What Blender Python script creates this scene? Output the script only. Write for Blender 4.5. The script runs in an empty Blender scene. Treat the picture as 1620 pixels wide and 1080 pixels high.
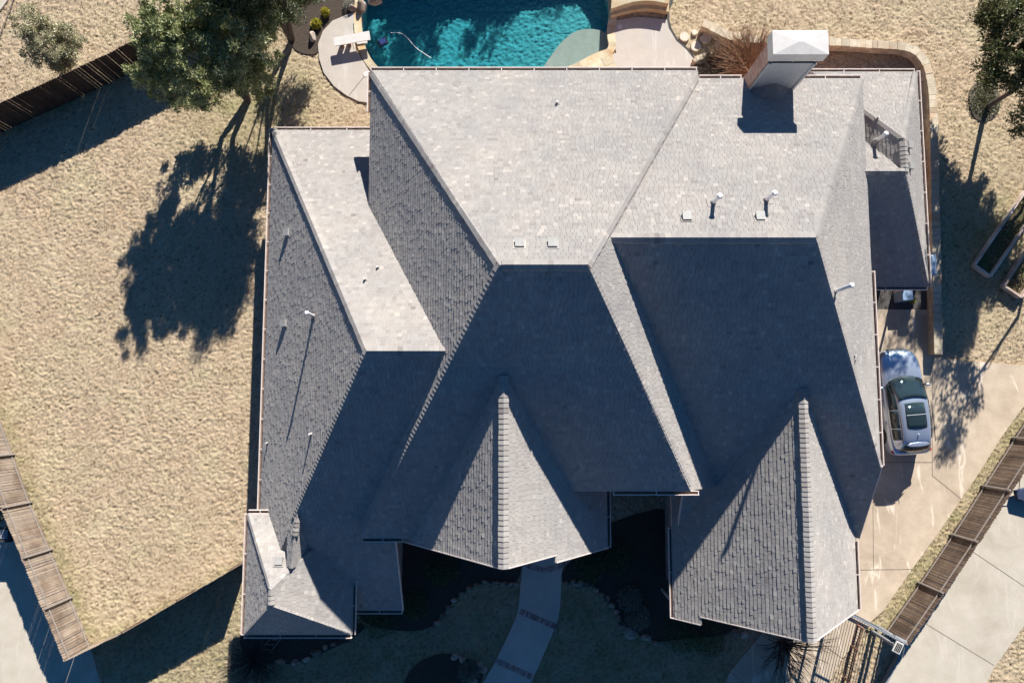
import bpy, bmesh, math, random
import numpy as np
from mathutils import Vector, Matrix
R = math.radians
random.seed(7); np.random.seed(7)
scene = bpy.context.scene
col = scene.collection

# ------------------------------------------------------------------ camera, sky, sun, exposure
FPX, CAMH = 1100.0, 32.0
TILT = math.atan(100.0 / FPX)
cam = bpy.data.cameras.new("camera"); camo = bpy.data.objects.new("camera", cam); col.objects.link(camo)
cam.sensor_width = 36.0; cam.lens = 36.0 * FPX / 1620.0
cam.clip_start = 0.5; cam.clip_end = 2000
camo.location = (0, 0, CAMH); camo.rotation_euler = (TILT, 0, 0)
scene.camera = camo

SUN_EL = math.atan(0.53)
SUN_H = Vector((0.28, 0.96, 0)).normalized()          # horizontal direction towards the sun
sdir = Vector((SUN_H.x * math.cos(SUN_EL), SUN_H.y * math.cos(SUN_EL), math.sin(SUN_EL)))
sun = bpy.data.lights.new("sun", 'SUN'); suno = bpy.data.objects.new("sun", sun); col.objects.link(suno)
sun.energy = 5.0; sun.angle = R(0.5); sun.color = (1.0, 0.94, 0.86)
suno.rotation_euler = sdir.to_track_quat('Z', 'Y').to_euler(); suno.location = (20, 60, 60)

world = bpy.data.worlds.new("World"); scene.world = world; world.use_nodes = True
wn = world.node_tree.nodes; wl = world.node_tree.links
sky = wn.new('ShaderNodeTexSky'); sky.sky_type = 'NISHITA'; sky.sun_disc = False
sky.ozone_density = 4.0; sky.dust_density = 0.3; sky.sun_elevation = SUN_EL; sky.sun_rotation = math.atan2(SUN_H.x, SUN_H.y)
bg = wn['Background']; bg.inputs['Strength'].default_value = 0.05
wb = wn.new('ShaderNodeMix'); wb.data_type = 'RGBA'; wb.blend_type = 'MULTIPLY'; wb.inputs[0].default_value = 1.0
wb.inputs[7].default_value = (.215, .55, .80, 1)      # cold white balance of a camera set for the sun
wl.new(sky.outputs['Color'], wb.inputs[6]); wl.new(wb.outputs[2], bg.inputs['Color'])
scene.view_settings.view_transform = 'Standard'; scene.view_settings.look = 'None'
scene.view_settings.exposure = 1.04; scene.view_settings.gamma = 1.0
scene.cycles.max_bounces = 6; scene.cycles.transparent_max_bounces = 12

# ------------------------------------------------------------------ helpers
_c, _s = math.cos(TILT), math.sin(TILT)
def W(u, v, z=0.0):
    """point of the place at height z that photo pixel (u, v) looks at"""
    a = (u - 810) / FPX; b = -(v - 540) / FPX
    d = (a, b * _c + _s, b * _s - _c)
    t = (z - CAMH) / d[2]
    return Vector((d[0] * t, d[1] * t, z))
def WP(pts, z=0.0): return [W(u, v, z) for u, v in pts]

class MB:
    def __init__(s): s.v = []; s.f = []; s.t = []; s.uv = []
    def face(s, pts, tint=None, uv=None):
        n = len(s.v); s.v.extend([tuple(p) for p in pts]); s.f.append(tuple(range(n, n + len(pts))))
        s.t.append(random.random() if tint is None else tint); s.uv.append(uv)
    def box(s, c, size, rz=0.0, tint=None, bev=0.0):
        hx, hy, hz = size[0] / 2, size[1] / 2, size[2] / 2
        M = Matrix.Rotation(rz, 3, 'Z'); c = Vector(c)
        t = random.random() if tint is None else tint
        if bev <= 0:
            P = [c + M @ Vector((x * hx, y * hy, z * hz)) for z in (-1, 1) for x, y in ((-1, -1), (1, -1), (1, 1), (-1, 1))]
            for q in ((3, 2, 1, 0), (4, 5, 6, 7), (0, 1, 5, 4), (1, 2, 6, 5), (2, 3, 7, 6), (3, 0, 4, 7)): s.face([P[i] for i in q], t)
        else:
            b = bev
            lo = [(-hx, -hy), (hx, -hy), (hx, hy), (-hx, hy)]
            li = [(-hx + b, -hy + b), (hx - b, -hy + b), (hx - b, hy - b), (-hx + b, hy - b)]
            A = [c + M @ Vector((x, y, -hz)) for x, y in lo]; B = [c + M @ Vector((x, y, hz - b)) for x, y in lo]
            D = [c + M @ Vector((x, y, hz)) for x, y in li]
            s.face(A[::-1], t); s.face(D, t)
            for i in range(4):
                j = (i + 1) % 4
                s.face([A[i], A[j], B[j], B[i]], t); s.face([B[i], B[j], D[j], D[i]], t)
    def beam(s, p, q, w, h, tint=None):
        p, q = Vector(p), Vector(q); d = (q - p)
        L = d.length
        if L < 1e-6: return
        d /= L; up = Vector((0, 0, 1))
        if abs(d.z) > .95: up = Vector((1, 0, 0))
        sd = d.cross(up).normalized() * w / 2; u2 = sd.cross(d).normalized() * h / 2
        t = random.random() if tint is None else tint
        a = [p + sd * i + u2 * j for i, j in ((-1, -1), (1, -1), (1, 1), (-1, 1))]
        b = [x + d * L for x in a]
        s.face(a, t); s.face(b[::-1], t)
        for i in range(4): s.face([a[i], b[i], b[(i + 1) % 4], a[(i + 1) % 4]], t)
    def tube(s, pts, rads, n=8, tint=None, cap=True):
        pts = [Vector(p) for p in pts]; t = random.random() if tint is None else tint
        rings = []; ref = Vector((0.13, 0.97, 0.21))
        for i, p in enumerate(pts):
            d = (pts[min(i + 1, len(pts) - 1)] - pts[max(i - 1, 0)]).normalized()
            a = d.cross(ref)
            if a.length < .05: a = d.cross(Vector((1, 0, 0)))
            a.normalize(); b = d.cross(a)
            r = rads[i] if hasattr(rads, '__len__') else rads
            base = len(s.v)
            for k in range(n):
                an = 2 * math.pi * k / n
                s.v.append(tuple(p + a * math.cos(an) * r + b * math.sin(an) * r))
            rings.append(base)
        for i in range(len(rings) - 1):
            for k in range(n):
                k2 = (k + 1) % n
                s.f.append((rings[i] + k, rings[i + 1] + k, rings[i + 1] + k2, rings[i] + k2)); s.t.append(t); s.uv.append(None)
        if cap:
            s.f.append(tuple(rings[-1] + k for k in range(n))[::-1]); s.t.append(t); s.uv.append(None)
            s.f.append(tuple(rings[0] + k for k in range(n))); s.t.append(t); s.uv.append(None)
    def disc(s, c, r, h, n=20, tint=None, rj=0.0, dome=0.0):
        c = Vector(c); t = random.random() if tint is None else tint
        rr = [r * (1 + random.uniform(-rj, rj)) for _ in range(n)]
        lo = [c + Vector((math.cos(2 * math.pi * k / n) * rr[k], math.sin(2 * math.pi * k / n) * rr[k], 0)) for k in range(n)]
        hi = [p + (c - p) * .08 + Vector((0, 0, h)) for p in lo]
        top = c + Vector((0, 0, h + dome))
        for k in range(n):
            k2 = (k + 1) % n
            s.face([lo[k], lo[k2], hi[k2], hi[k]], t); s.face([hi[k], hi[k2], top], t)
    def prism(s, poly, z0, z1, tint=None, bottom=False):
        t = random.random() if tint is None else tint
        P = [Vector((p[0], p[1], 0)) for p in poly]
        ar = sum(P[i].x * P[(i + 1) % len(P)].y - P[(i + 1) % len(P)].x * P[i].y for i in range(len(P)))
        if ar < 0: P = P[::-1]
        s.face([Vector((p.x, p.y, z1)) for p in P], t)
        if bottom: s.face([Vector((p.x, p.y, z0)) for p in P][::-1], t)
        for i in range(len(P)):
            a, b = P[i], P[(i + 1) % len(P)]
            s.face([(a.x, a.y, z0), (b.x, b.y, z0), (b.x, b.y, z1), (a.x, a.y, z1)], t)
    def build(s, name, mat, parent=None, smooth=False, loc=None):
        me = bpy.data.meshes.new(name)
        vs = s.v
        if loc is not None: vs = [(p[0] - loc[0], p[1] - loc[1], p[2] - loc[2]) for p in vs]
        me.from_pydata(vs, [], s.f)
        at = me.attributes.new('tint', 'FLOAT', 'FACE'); at.data.foreach_set('value', s.t)
        if any(u is not None for u in s.uv):
            ul = me.uv_layers.new(name='UVMap'); k = 0
            for i, f in enumerate(s.f):
                for j in range(len(f)):
                    if s.uv[i] is not None: ul.data[k].uv = s.uv[i][j]
                    k += 1
        me.materials.append(mat)
        if smooth: me.polygons.foreach_set('use_smooth', [True] * len(me.polygons))
        me.update()
        o = bpy.data.objects.new(name, me); col.objects.link(o)
        if loc is not None: o.location = loc
        if parent is not None:
            o.parent = parent
            if loc is None: o.matrix_parent_inverse = Matrix.Translation(-Vector(parent.location)) if parent.type == 'EMPTY' and parent.rotation_euler.z == 0 else parent.matrix_basis.inverted()
        return o
def tag(o, label=None, cat=None, group=None, kind=None):
    if label: o['label'] = label
    if cat: o['category'] = cat
    if group: o['group'] = group
    if kind: o['kind'] = kind
    return o
def empty(name, loc, label, cat, group=None, rz=0.0):
    o = bpy.data.objects.new(name, None); col.objects.link(o); o.location = loc; o.rotation_euler = (0, 0, rz)
    o.empty_display_size = .2
    return tag(o, label, cat, group)

# ------------------------------------------------------------------ materials
def newmat(name):
    m = bpy.data.materials.new(name); m.use_nodes = True
    return m, m.node_tree.nodes, m.node_tree.links, m.node_tree.nodes['Principled BSDF']
def ramp(n, stops):
    r = n.new('ShaderNodeValToRGB'); cr = r.color_ramp
    while len(cr.elements) > 1: cr.elements.remove(cr.elements[-1])
    cr.elements[0].position = stops[0][0]; cr.elements[0].color = (*stops[0][1], 1)
    for p, c in stops[1:]:
        e = cr.elements.new(p); e.color = (*c, 1)
    return r
def noise(n, l, scale, detail=4, rough=.6, co=None, dist=0.0):
    t = n.new('ShaderNodeTexNoise'); t.inputs['Scale'].default_value = scale
    t.inputs['Detail'].default_value = detail; t.inputs['Roughness'].default_value = rough; t.inputs['Distortion'].default_value = dist
    if co is not None: l.new(co, t.inputs['Vector'])
    return t
def mixc(n, l, a, b, fac, mode='MIX'):
    m = n.new('ShaderNodeMix'); m.data_type = 'RGBA'; m.blend_type = mode
    for sock, val in ((m.inputs[0], fac), (m.inputs[6], a), (m.inputs[7], b)):
        if hasattr(val, 'is_linked') or isinstance(val, bpy.types.NodeSocket): l.new(val, sock)
        elif isinstance(val, (int, float)): sock.default_value = val
        else: sock.default_value = (*val, 1)
    return m.outputs[2]
def bump(n, l, h, strength, dist, bs):
    b = n.new('ShaderNodeBump'); b.inputs['Strength'].default_value = strength; b.inputs['Distance'].default_value = dist
    l.new(h, b.inputs['Height']); l.new(b.outputs['Normal'], bs.inputs['Normal']); return b
def geo(n): return n.new('ShaderNodeNewGeometry').outputs['Position']
def tintnode(n):
    a = n.new('ShaderNodeAttribute'); a.attribute_name = 'tint'; return a.outputs['Fac']
def simple(name, c1, c2, scale=8, rough=.85, bstr=.3, bd=.01, fine=60, tint=0.0, metal=0.0, spec=.3, c3=None, sc3=1.2):
    m, n, l, bs = newmat(name); P = geo(n)
    nz = noise(n, l, scale, 5, .65, P); r = ramp(n, [(.3, c1), (.7, c2)]); l.new(nz.outputs['Fac'], r.inputs[0]); c = r.outputs[0]
    if c3:
        nb = noise(n, l, sc3, 3, .55, P); rb = ramp(n, [(.45, (0, 0, 0)), (.7, (1, 1, 1))]); l.new(nb.outputs['Fac'], rb.inputs[0])
        c = mixc(n, l, c, c3, rb.outputs[0])
    if tint:
        rt = ramp(n, [(0, (1 - tint,) * 3), (1, (1 + tint,) * 3)]); l.new(tintnode(n), rt.inputs[0])
        c = mixc(n, l, c, rt.outputs[0], 1.0, 'MULTIPLY')
    l.new(c, bs.inputs['Base Color']); bs.inputs['Roughness'].default_value = rough; bs.inputs['Metallic'].default_value = metal
    bs.inputs['Specular IOR Level'].default_value = spec
    nf = noise(n, l, fine, 4, .7, P)
    if bstr: bump(n, l, nf.outputs['Fac'], bstr, bd, bs)
    return m

def shingle_mat():
    m, n, l, bs = newmat('asphalt_shingle'); P = geo(n); T = tintnode(n)
    r = ramp(n, [(0, (0.259, 0.237, 0.226)), (.12, (0.331, 0.306, 0.293)), (.5, (0.380, 0.362, 0.345)), (.86, (0.421, 0.403, 0.385)), (1, (0.497, 0.462, 0.428))])
    l.new(T, r.inputs[0])
    g = noise(n, l, 220, 2, .8, P); rg = ramp(n, [(.25, (.72,) * 3), (.75, (1.24,) * 3)]); l.new(g.outputs['Fac'], rg.inputs[0])
    c = mixc(n, l, r.outputs[0], rg.outputs[0], 1.0, 'MULTIPLY')
    b = noise(n, l, .5, 4, .6, P); rb = ramp(n, [(.3, (.88, .89, .91)), (.7, (1.08, 1.06, 1.03))]); l.new(b.outputs['Fac'], rb.inputs[0])
    c = mixc(n, l, c, rb.outputs[0], 1.0, 'MULTIPLY')
    l.new(c, bs.inputs['Base Color']); bs.inputs['Roughness'].default_value = .92; bs.inputs['Specular IOR Level'].default_value = .2; bs.inputs['Diffuse Roughness'].default_value = .5
    bump(n, l, noise(n, l, 90, 3, .7, P).outputs['Fac'], .45, .008, bs)
    return m
def brick_mat(name='brick_wall_brick'):
    m, n, l, bs = newmat(name)
    uv = n.new('ShaderNodeUVMap'); uv.uv_map = 'UVMap'
    b = n.new('ShaderNodeTexBrick'); l.new(uv.outputs[0], b.inputs['Vector'])
    b.inputs['Scale'].default_value = 1.0; b.inputs['Brick Width'].default_value = .21; b.inputs['Row Height'].default_value = .075
    b.inputs['Mortar Size'].default_value = .006; b.inputs['Color1'].default_value = (.40, .18, .13, 1); b.inputs['Color2'].default_value = (.62, .42, .35, 1)
    b.inputs['Mortar'].default_value = (.42, .37, .33, 1); b.inputs['Bias'].default_value = -.1
    nz = noise(n, l, 4, 5, .7, geo(n)); rz_ = ramp(n, [(.3, (.75,) * 3), (.7, (1.2,) * 3)]); l.new(nz.outputs['Fac'], rz_.inputs[0])
    l.new(mixc(n, l, b.outputs['Color'], rz_.outputs[0], 1.0, 'MULTIPLY'), bs.inputs['Base Color'])
    bs.inputs['Roughness'].default_value = .9
    bump(n, l, b.outputs['Fac'], -.6, .008, bs)
    return m
def wood_mat(name, c1, c2, var=.3):
    m, n, l, bs = newmat(name); P = geo(n); T = tintnode(n)
    mp = n.new('ShaderNodeMapping'); mp.inputs['Scale'].default_value = (1, 1, .12); l.new(P, mp.inputs['Vector'])
    nz = noise(n, l, 18, 6, .75, mp.outputs[0]); r = ramp(n, [(.25, c1), (.72, c2)]); l.new(nz.outputs['Fac'], r.inputs[0])
    var *= .7; rt = ramp(n, [(0, (1 - var,) * 3), (.5, (1, .97, .94)), (1, (1 + var, 1 + var * .9, 1 + var * .75))]); l.new(T, rt.inputs[0])
    c = mixc(n, l, r.outputs[0], rt.outputs[0], 1.0, 'MULTIPLY')
    st = noise(n, l, 1.1, 4, .6, P); rs = ramp(n, [(.35, (.62, .55, .5)), (.6, (1.05,) * 3)]); l.new(st.outputs['Fac'], rs.inputs[0])
    l.new(mixc(n, l, c, rs.outputs[0], 1.0, 'MULTIPLY'), bs.inputs['Base Color']); bs.inputs['Roughness'].default_value = .9
    bump(n, l, nz.outputs['Fac'], .5, .006, bs)
    return m
def leaf_mat(name, cs, rough=.45, trans=.25):
    m, n, l, bs = newmat(name)
    r = ramp(n, cs); l.new(tintnode(n), r.inputs[0]); l.new(r.outputs[0], bs.inputs['Base Color'])
    bs.inputs['Roughness'].default_value = rough; bs.inputs['Specular IOR Level'].default_value = .5
    tr = n.new('ShaderNodeBsdfTranslucent'); l.new(r.outputs[0], tr.inputs['Color'])
    mx = n.new('ShaderNodeMixShader'); mx.inputs[0].default_value = trans
    l.new(bs.outputs[0], mx.inputs[1]); l.new(tr.outputs[0], mx.inputs[2]); l.new(mx.outputs[0], n['Material Output'].inputs['Surface'])
    return m
def concrete_mat(name, c1, c2, stain, scratch=None):
    m, n, l, bs = newmat(name); P = geo(n)
    nz = noise(n, l, 1.3, 6, .62, P); r = ramp(n, [(.3, c1), (.7, c2)]); l.new(nz.outputs['Fac'], r.inputs[0]); c = r.outputs[0]
    n2 = noise(n, l, .45, 5, .6, P, .6); r2 = ramp(n, [(.5, (0, 0, 0)), (.72, (1, 1, 1))]); l.new(n2.outputs['Fac'], r2.inputs[0])
    mm = n.new('ShaderNodeMath'); mm.operation = 'MULTIPLY'; mm.inputs[1].default_value = .8; l.new(r2.outputs[0], mm.inputs[0])
    c = mixc(n, l, c, stain, mm.outputs[0])
    g = noise(n, l, 45, 3, .8, P); rg = ramp(n, [(.25, (.82,) * 3), (.75, (1.15,) * 3)]); l.new(g.outputs['Fac'], rg.inputs[0])
    c = mixc(n, l, c, rg.outputs[0], 1.0, 'MULTIPLY')
    if scratch:   # worn pale scuff streaks across the slab
        mp = n.new('ShaderNodeMapping'); mp.inputs['Rotation'].default_value = (0, 0, R(scratch[0])); mp.inputs['Scale'].default_value = (1, .16, 1); l.new(P, mp.inputs['Vector'])
        s3 = noise(n, l, 2.1, 3, .5, mp.outputs[0], .9); r3 = ramp(n, [(.60, (0, 0, 0)), (.66, (1, 1, 1)), (.70, (0, 0, 0))]); l.new(s3.outputs['Fac'], r3.inputs[0])
        m3 = n.new('ShaderNodeMath'); m3.operation = 'MULTIPLY'; m3.inputs[1].default_value = scratch[1]; l.new(r3.outputs[0], m3.inputs[0])
        c = mixc(n, l, c, scratch[2], m3.outputs[0])
    l.new(c, bs.inputs['Base Color']); bs.inputs['Roughness'].default_value = .9; bs.inputs['Specular IOR Level'].default_value = .25
    bump(n, l, g.outputs['Fac'], .25, .004, bs)
    return m
def lawn_mat():
    m, n, l, bs = newmat('dormant_lawn'); P = geo(n)
    at = n.new('ShaderNodeAttribute'); at.attribute_name = 'green'; G = at.outputs['Fac']
    f = noise(n, l, 26, 5, .85, P); r = ramp(n, [(.2, (.29, .235, .16)), (.5, (.47, .40, .295)), (.8, (.64, .56, .43))]); l.new(f.outputs['Fac'], r.inputs[0])
    b = noise(n, l, .42, 5, .65, P, .4); rb = ramp(n, [(.35, (1.02, .93, .88)), (.5, (1.06, 1.0, .95)), (.68, (1.05, 1.05, .95))]); l.new(b.outputs['Fac'], rb.inputs[0])
    dry = mixc(n, l, r.outputs[0], rb.outputs[0], 1.0, 'MULTIPLY')
    pb = noise(n, l, .9, 5, .7, P, .8); rp_ = ramp(n, [(.55, (0, 0, 0)), (.75, (.55,) * 3)]); l.new(pb.outputs['Fac'], rp_.inputs[0])
    dry = mixc(n, l, dry, (.30, .25, .175), rp_.outputs[0])
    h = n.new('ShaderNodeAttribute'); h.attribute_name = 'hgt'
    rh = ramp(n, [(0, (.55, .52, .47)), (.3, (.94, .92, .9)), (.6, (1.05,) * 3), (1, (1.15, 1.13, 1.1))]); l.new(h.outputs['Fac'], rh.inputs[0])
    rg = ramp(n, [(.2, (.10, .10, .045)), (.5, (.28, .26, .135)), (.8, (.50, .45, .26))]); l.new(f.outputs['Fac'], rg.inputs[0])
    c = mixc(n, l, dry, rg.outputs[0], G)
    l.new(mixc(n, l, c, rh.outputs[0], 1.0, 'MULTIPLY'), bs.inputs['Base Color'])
    bs.inputs['Roughness'].default_value = .95; bs.inputs['Specular IOR Level'].default_value = .1
    mp = n.new('ShaderNodeMapping'); mp.inputs['Scale'].default_value = (1, 1.15, 1); l.new(P, mp.inputs['Vector'])
    bump(n, l, noise(n, l, 30, 3, .8, mp.outputs[0]).outputs['Fac'], 1.0, .03, bs)
    return m

M = {}
M['shingle'] = shingle_mat()
M['brick'] = brick_mat()
M['fascia'] = simple('painted_trim', (.62, .56, .53), (.74, .67, .64), 6, .6, .1, .003)
M['gutter'] = simple('gutter_metal', (.62, .53, .49), (.76, .69, .65), 5, .45, .05, .002)
M['gutter_in'] = simple('gutter_sludge', (.10, .07, .05), (.24, .16, .12), 12, .9, .4, .01)
M['siding'] = simple('grey_siding', (.42, .44, .46), (.50, .52, .54), 5, .7, .1, .003)
M['white_metal'] = simple('white_painted_metal', (.56, .54, .52), (.66, .64, .61), 3, .4, .05, .002)
M['pvc'] = simple('white_pipe', (.72, .72, .74), (.82, .82, .84), 9, .4, .05, .002)
M['vent'] = simple('vent_metal', (.27, .27, .265), (.35, .35, .34), 7, .5, .1, .002)
M['fence'] = wood_mat('weathered_cedar', (.165, .135, .11), (.37, .31, .255))
M['fence_dark'] = wood_mat('stained_cedar', (.075, .052, .038), (.185, .135, .10), .4)
M['fence_shaded'] = wood_mat('shaded_cedar', (.030, .019, .013), (.075, .048, .034), .3)  # shade of the backlit fence face put into the board colour
M['rail'] = simple('rail_wood', (.20, .175, .155), (.32, .285, .26), 12, .85, .3, .004)
M['lawn'] = lawn_mat()
M['drive'] = concrete_mat('drive_concrete', (.44, .36, .27), (.58, .485, .375), (.36, .285, .215), (35, .75, (.76, .67, .56)))
M['pale_conc'] = concrete_mat('pale_concrete', (.48, .435, .355), (.56, .51, .43), (.40, .35, .28), (70, .35, (.62, .57, .5)))
M['deck'] = concrete_mat('pool_deck', (.45, .41, .36), (.52, .475, .42), (.45, .43, .41), (20, .5, (.60, .57, .54)))
M['path'] = concrete_mat('path_concrete', (.60, .51, .43), (.70, .60, .51), (.52, .45, .38))
M['joint'] = simple('slab_joint', (.12, .10, .08), (.22, .18, .15), 20, .95, .2)
M['mulch'] = simple('bark_mulch', (.035, .027, .02), (.13, .10, .078), 22, .95, 1.0, .05, 30)
M['stone'] = simple('limestone', (.43, .375, .28), (.60, .53, .41), 5, .85, .5, .02, 25, tint=.18, c3=(.45, .33, .22))
M['edge_stone'] = simple('edging_rock', (.28, .21, .16), (.60, .46, .36), 5, .9, .8, .03, 18, tint=.35, c3=(.11, .08, .06), sc3=3)
M['boulder'] = simple('boulder_rock', (.30, .26, .22), (.55, .48, .40), 4, .85, .6, .03, 18, tint=.15, c3=(.22, .16, .12))
M['flag'] = simple('flagstone', (.44, .37, .24), (.58, .52, .38), 3, .8, .3, .01, 30, tint=.2, c3=(.50, .30, .14))
M['paver'] = simple('brick_paver', (.26, .14, .12), (.60, .42, .38), 9, .9, .4, .01, 40, tint=.4)
M['bark'] = simple('tree_bark', (.07, .055, .045), (.17, .14, .115), 9, .95, .8, .02, 30)
M['twig'] = simple('dry_twig', (.18, .10, .06), (.42, .27, .17), 9, .9, .2, .004, tint=.35)
M['twig_dark'] = simple('dark_twig', (.05, .04, .034), (.13, .105, .09), 9, .9, .2, .004, tint=.3)
M['black'] = simple('black_metal', (.012, .012, .014), (.03, .03, .032), 8, .5, .1, .002)
M['grey_metal'] = simple('grey_metal', (.20, .22, .25), (.30, .32, .35), 8, .5, .1, .002)
M['brown_metal'] = simple('brown_metal', (.14, .075, .05), (.26, .15, .11), 8, .6, .1, .002)
M['soil'] = simple('garden_soil', (.05, .05, .022), (.20, .16, .09), 10, .95, 1.0, .05, 25, c3=(.07, .11, .03), sc3=2.5)
M['gravel'] = simple('dark_gravel', (.04, .04, .045), (.16, .15, .14), 26, .95, 1.0, .05, 40)
M['pale_stone'] = simple('pale_stone', (.52, .46, .38), (.66, .60, .50), 6, .85, .3, .01, 30)
M['ring'] = simple('ring_mulch', (.10, .085, .065), (.24, .21, .17), 24, .95, 1.0, .05, 40)
M['plaster'] = simple('pool_plaster', (.14, .34, .34), (.24, .46, .45), 10, .8, .9, .05, 9)
M['ledge'] = simple('ledge_plaster', (.29, .28, .235), (.36, .345, .295), 3, .8, .2, .01)
M['oak_leaf'] = leaf_mat('oak_leaf', [(0, (.09, .11, .04)), (.35, (.25, .29, .12)), (.75, (.46, .49, .23)), (1, (.76, .72, .50))])
M['dark_leaf'] = leaf_mat('dark_leaf', [(0, (.03, .045, .02)), (.5, (.07, .10, .038)), (.9, (.12, .155, .065)), (1, (.22, .24, .14))])
M['holly_leaf'] = leaf_mat('small_tree_leaf', [(0, (.34, .24, .20)), (.3, (.30, .30, .17)), (.7, (.48, .48, .28)), (1, (.75, .68, .56))])
M['brown_leaf'] = leaf_mat('brown_leaf', [(0, (.04, .05, .02)), (.45, (.10, .125, .045)), (.8, (.20, .20, .09)), (1, (.42, .36, .22))])
M['grass_blade'] = leaf_mat('grass_blade', [(0, (.15, .15, .12)), (1, (.42, .42, .36))], .6)
M['yellow_leaf'] = leaf_mat('yellow_leaf', [(0, (.20, .24, .04)), (.6, (.50, .48, .06)), (1, (.70, .36, .08))], .5)
M['ground_leaf'] = leaf_mat('groundcover_leaf', [(0, (.04, .07, .025)), (.6, (.11, .16, .06)), (1, (.24, .28, .13))], .6)
M['straw'] = leaf_mat('dry_blade', [(0, (.22, .17, .09)), (.6, (.46, .37, .23)), (.9, (.60, .50, .34)), (1, (.22, .23, .09))], .8, .1)

# ------------------------------------------------------------------ ground
POOL = [(600, -120), (580, -40), (572, 0), (570, 40), (576, 75), (592, 104), (620, 124), (680, 136), (760, 138), (840, 128), (900, 108), (945, 84), (966, 78), (960, 52), (966, 20), (961, -12), (940, -60), (880, -110), (760, -150)]
POOLW = [(W(u, v).x, W(u, v).y) for u, v in POOL]
def chaikin(P, k=2):
    P = [(p[0], p[1]) for p in P]
    for _ in range(k):
        Q = []
        for i in range(len(P)):
            a, b = P[i], P[(i + 1) % len(P)]
            Q += [(a[0] * .75 + b[0] * .25, a[1] * .75 + b[1] * .25), (a[0] * .25 + b[0] * .75, a[1] * .25 + b[1] * .75)]
        P = Q
    return P
def chaikin_open(P, k=2):
    P = [tuple(p) for p in P]
    for _ in range(k):
        Q = [P[0]]
        for a, b in zip(P[:-1], P[1:]):
            Q += [tuple(x * .75 + y * .25 for x, y in zip(a, b)), tuple(x * .25 + y * .75 for x, y in zip(a, b))]
        Q.append(P[-1]); P = Q
    return P
POOLS = chaikin(POOLW, 2)
def inpoly(X, Y, P):
    r = np.zeros(X.shape, bool); n = len(P)
    for i in range(n):
        x1, y1 = P[i][0], P[i][1]; x2, y2 = P[(i + 1) % n][0], P[(i + 1) % n][1]
        if y1 == y2: continue
        c = ((y1 > Y) != (y2 > Y)) & (X < (x2 - x1) * (Y - y1) / (y2 - y1) + x1); r ^= c
    return r
def vnoise(X, Y, s, seed):
    rs = np.random.RandomState(seed); G = rs.rand(256, 256)
    x = X / s + 1000; y = Y / s + 1000; xi = np.floor(x).astype(int); yi = np.floor(y).astype(int); fx = x - xi; fy = y - yi
    fx = fx * fx * (3 - 2 * fx); fy = fy * fy * (3 - 2 * fy)
    g = lambda a, b: G[a % 256, b % 256]
    return (g(xi, yi) * (1 - fx) + g(xi + 1, yi) * fx) * (1 - fy) + (g(xi, yi + 1) * (1 - fx) + g(xi + 1, yi + 1) * fx) * fy
def segdist(X, Y, pts):
    d = np.full(X.shape, 1e9)
    for (x1, y1), (x2, y2) in zip(pts[:-1], pts[1:]):
        dx, dy = x2 - x1, y2 - y1; t = np.clip(((X - x1) * dx + (Y - y1) * dy) / (dx * dx + dy * dy), 0, 1)
        d = np.minimum(d, np.hypot(X - x1 - t * dx, Y - y1 - t * dy))
    return d
def P2(pts): return [(W(u, v).x, W(u, v).y) for u, v in pts]
FENCE_NW = [(-120, 262), (0, 210), (104, 163), (205, 116), (330, 50), (430, -10)]
FENCE_SW = [(-60, 498), (0, 664), (46, 790), (95, 905), (143, 1022)]
FENCE_S = [(143, 1022), (230, 980), (392, 886)]
FENCE_SE = [(1700, 545), (1615, 676), (1485, 878), (1401, 998)]
FENCE_E2 = [(1404, 1000), (1402, 1030), (1378, 1085), (1362, 1120)]
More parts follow.
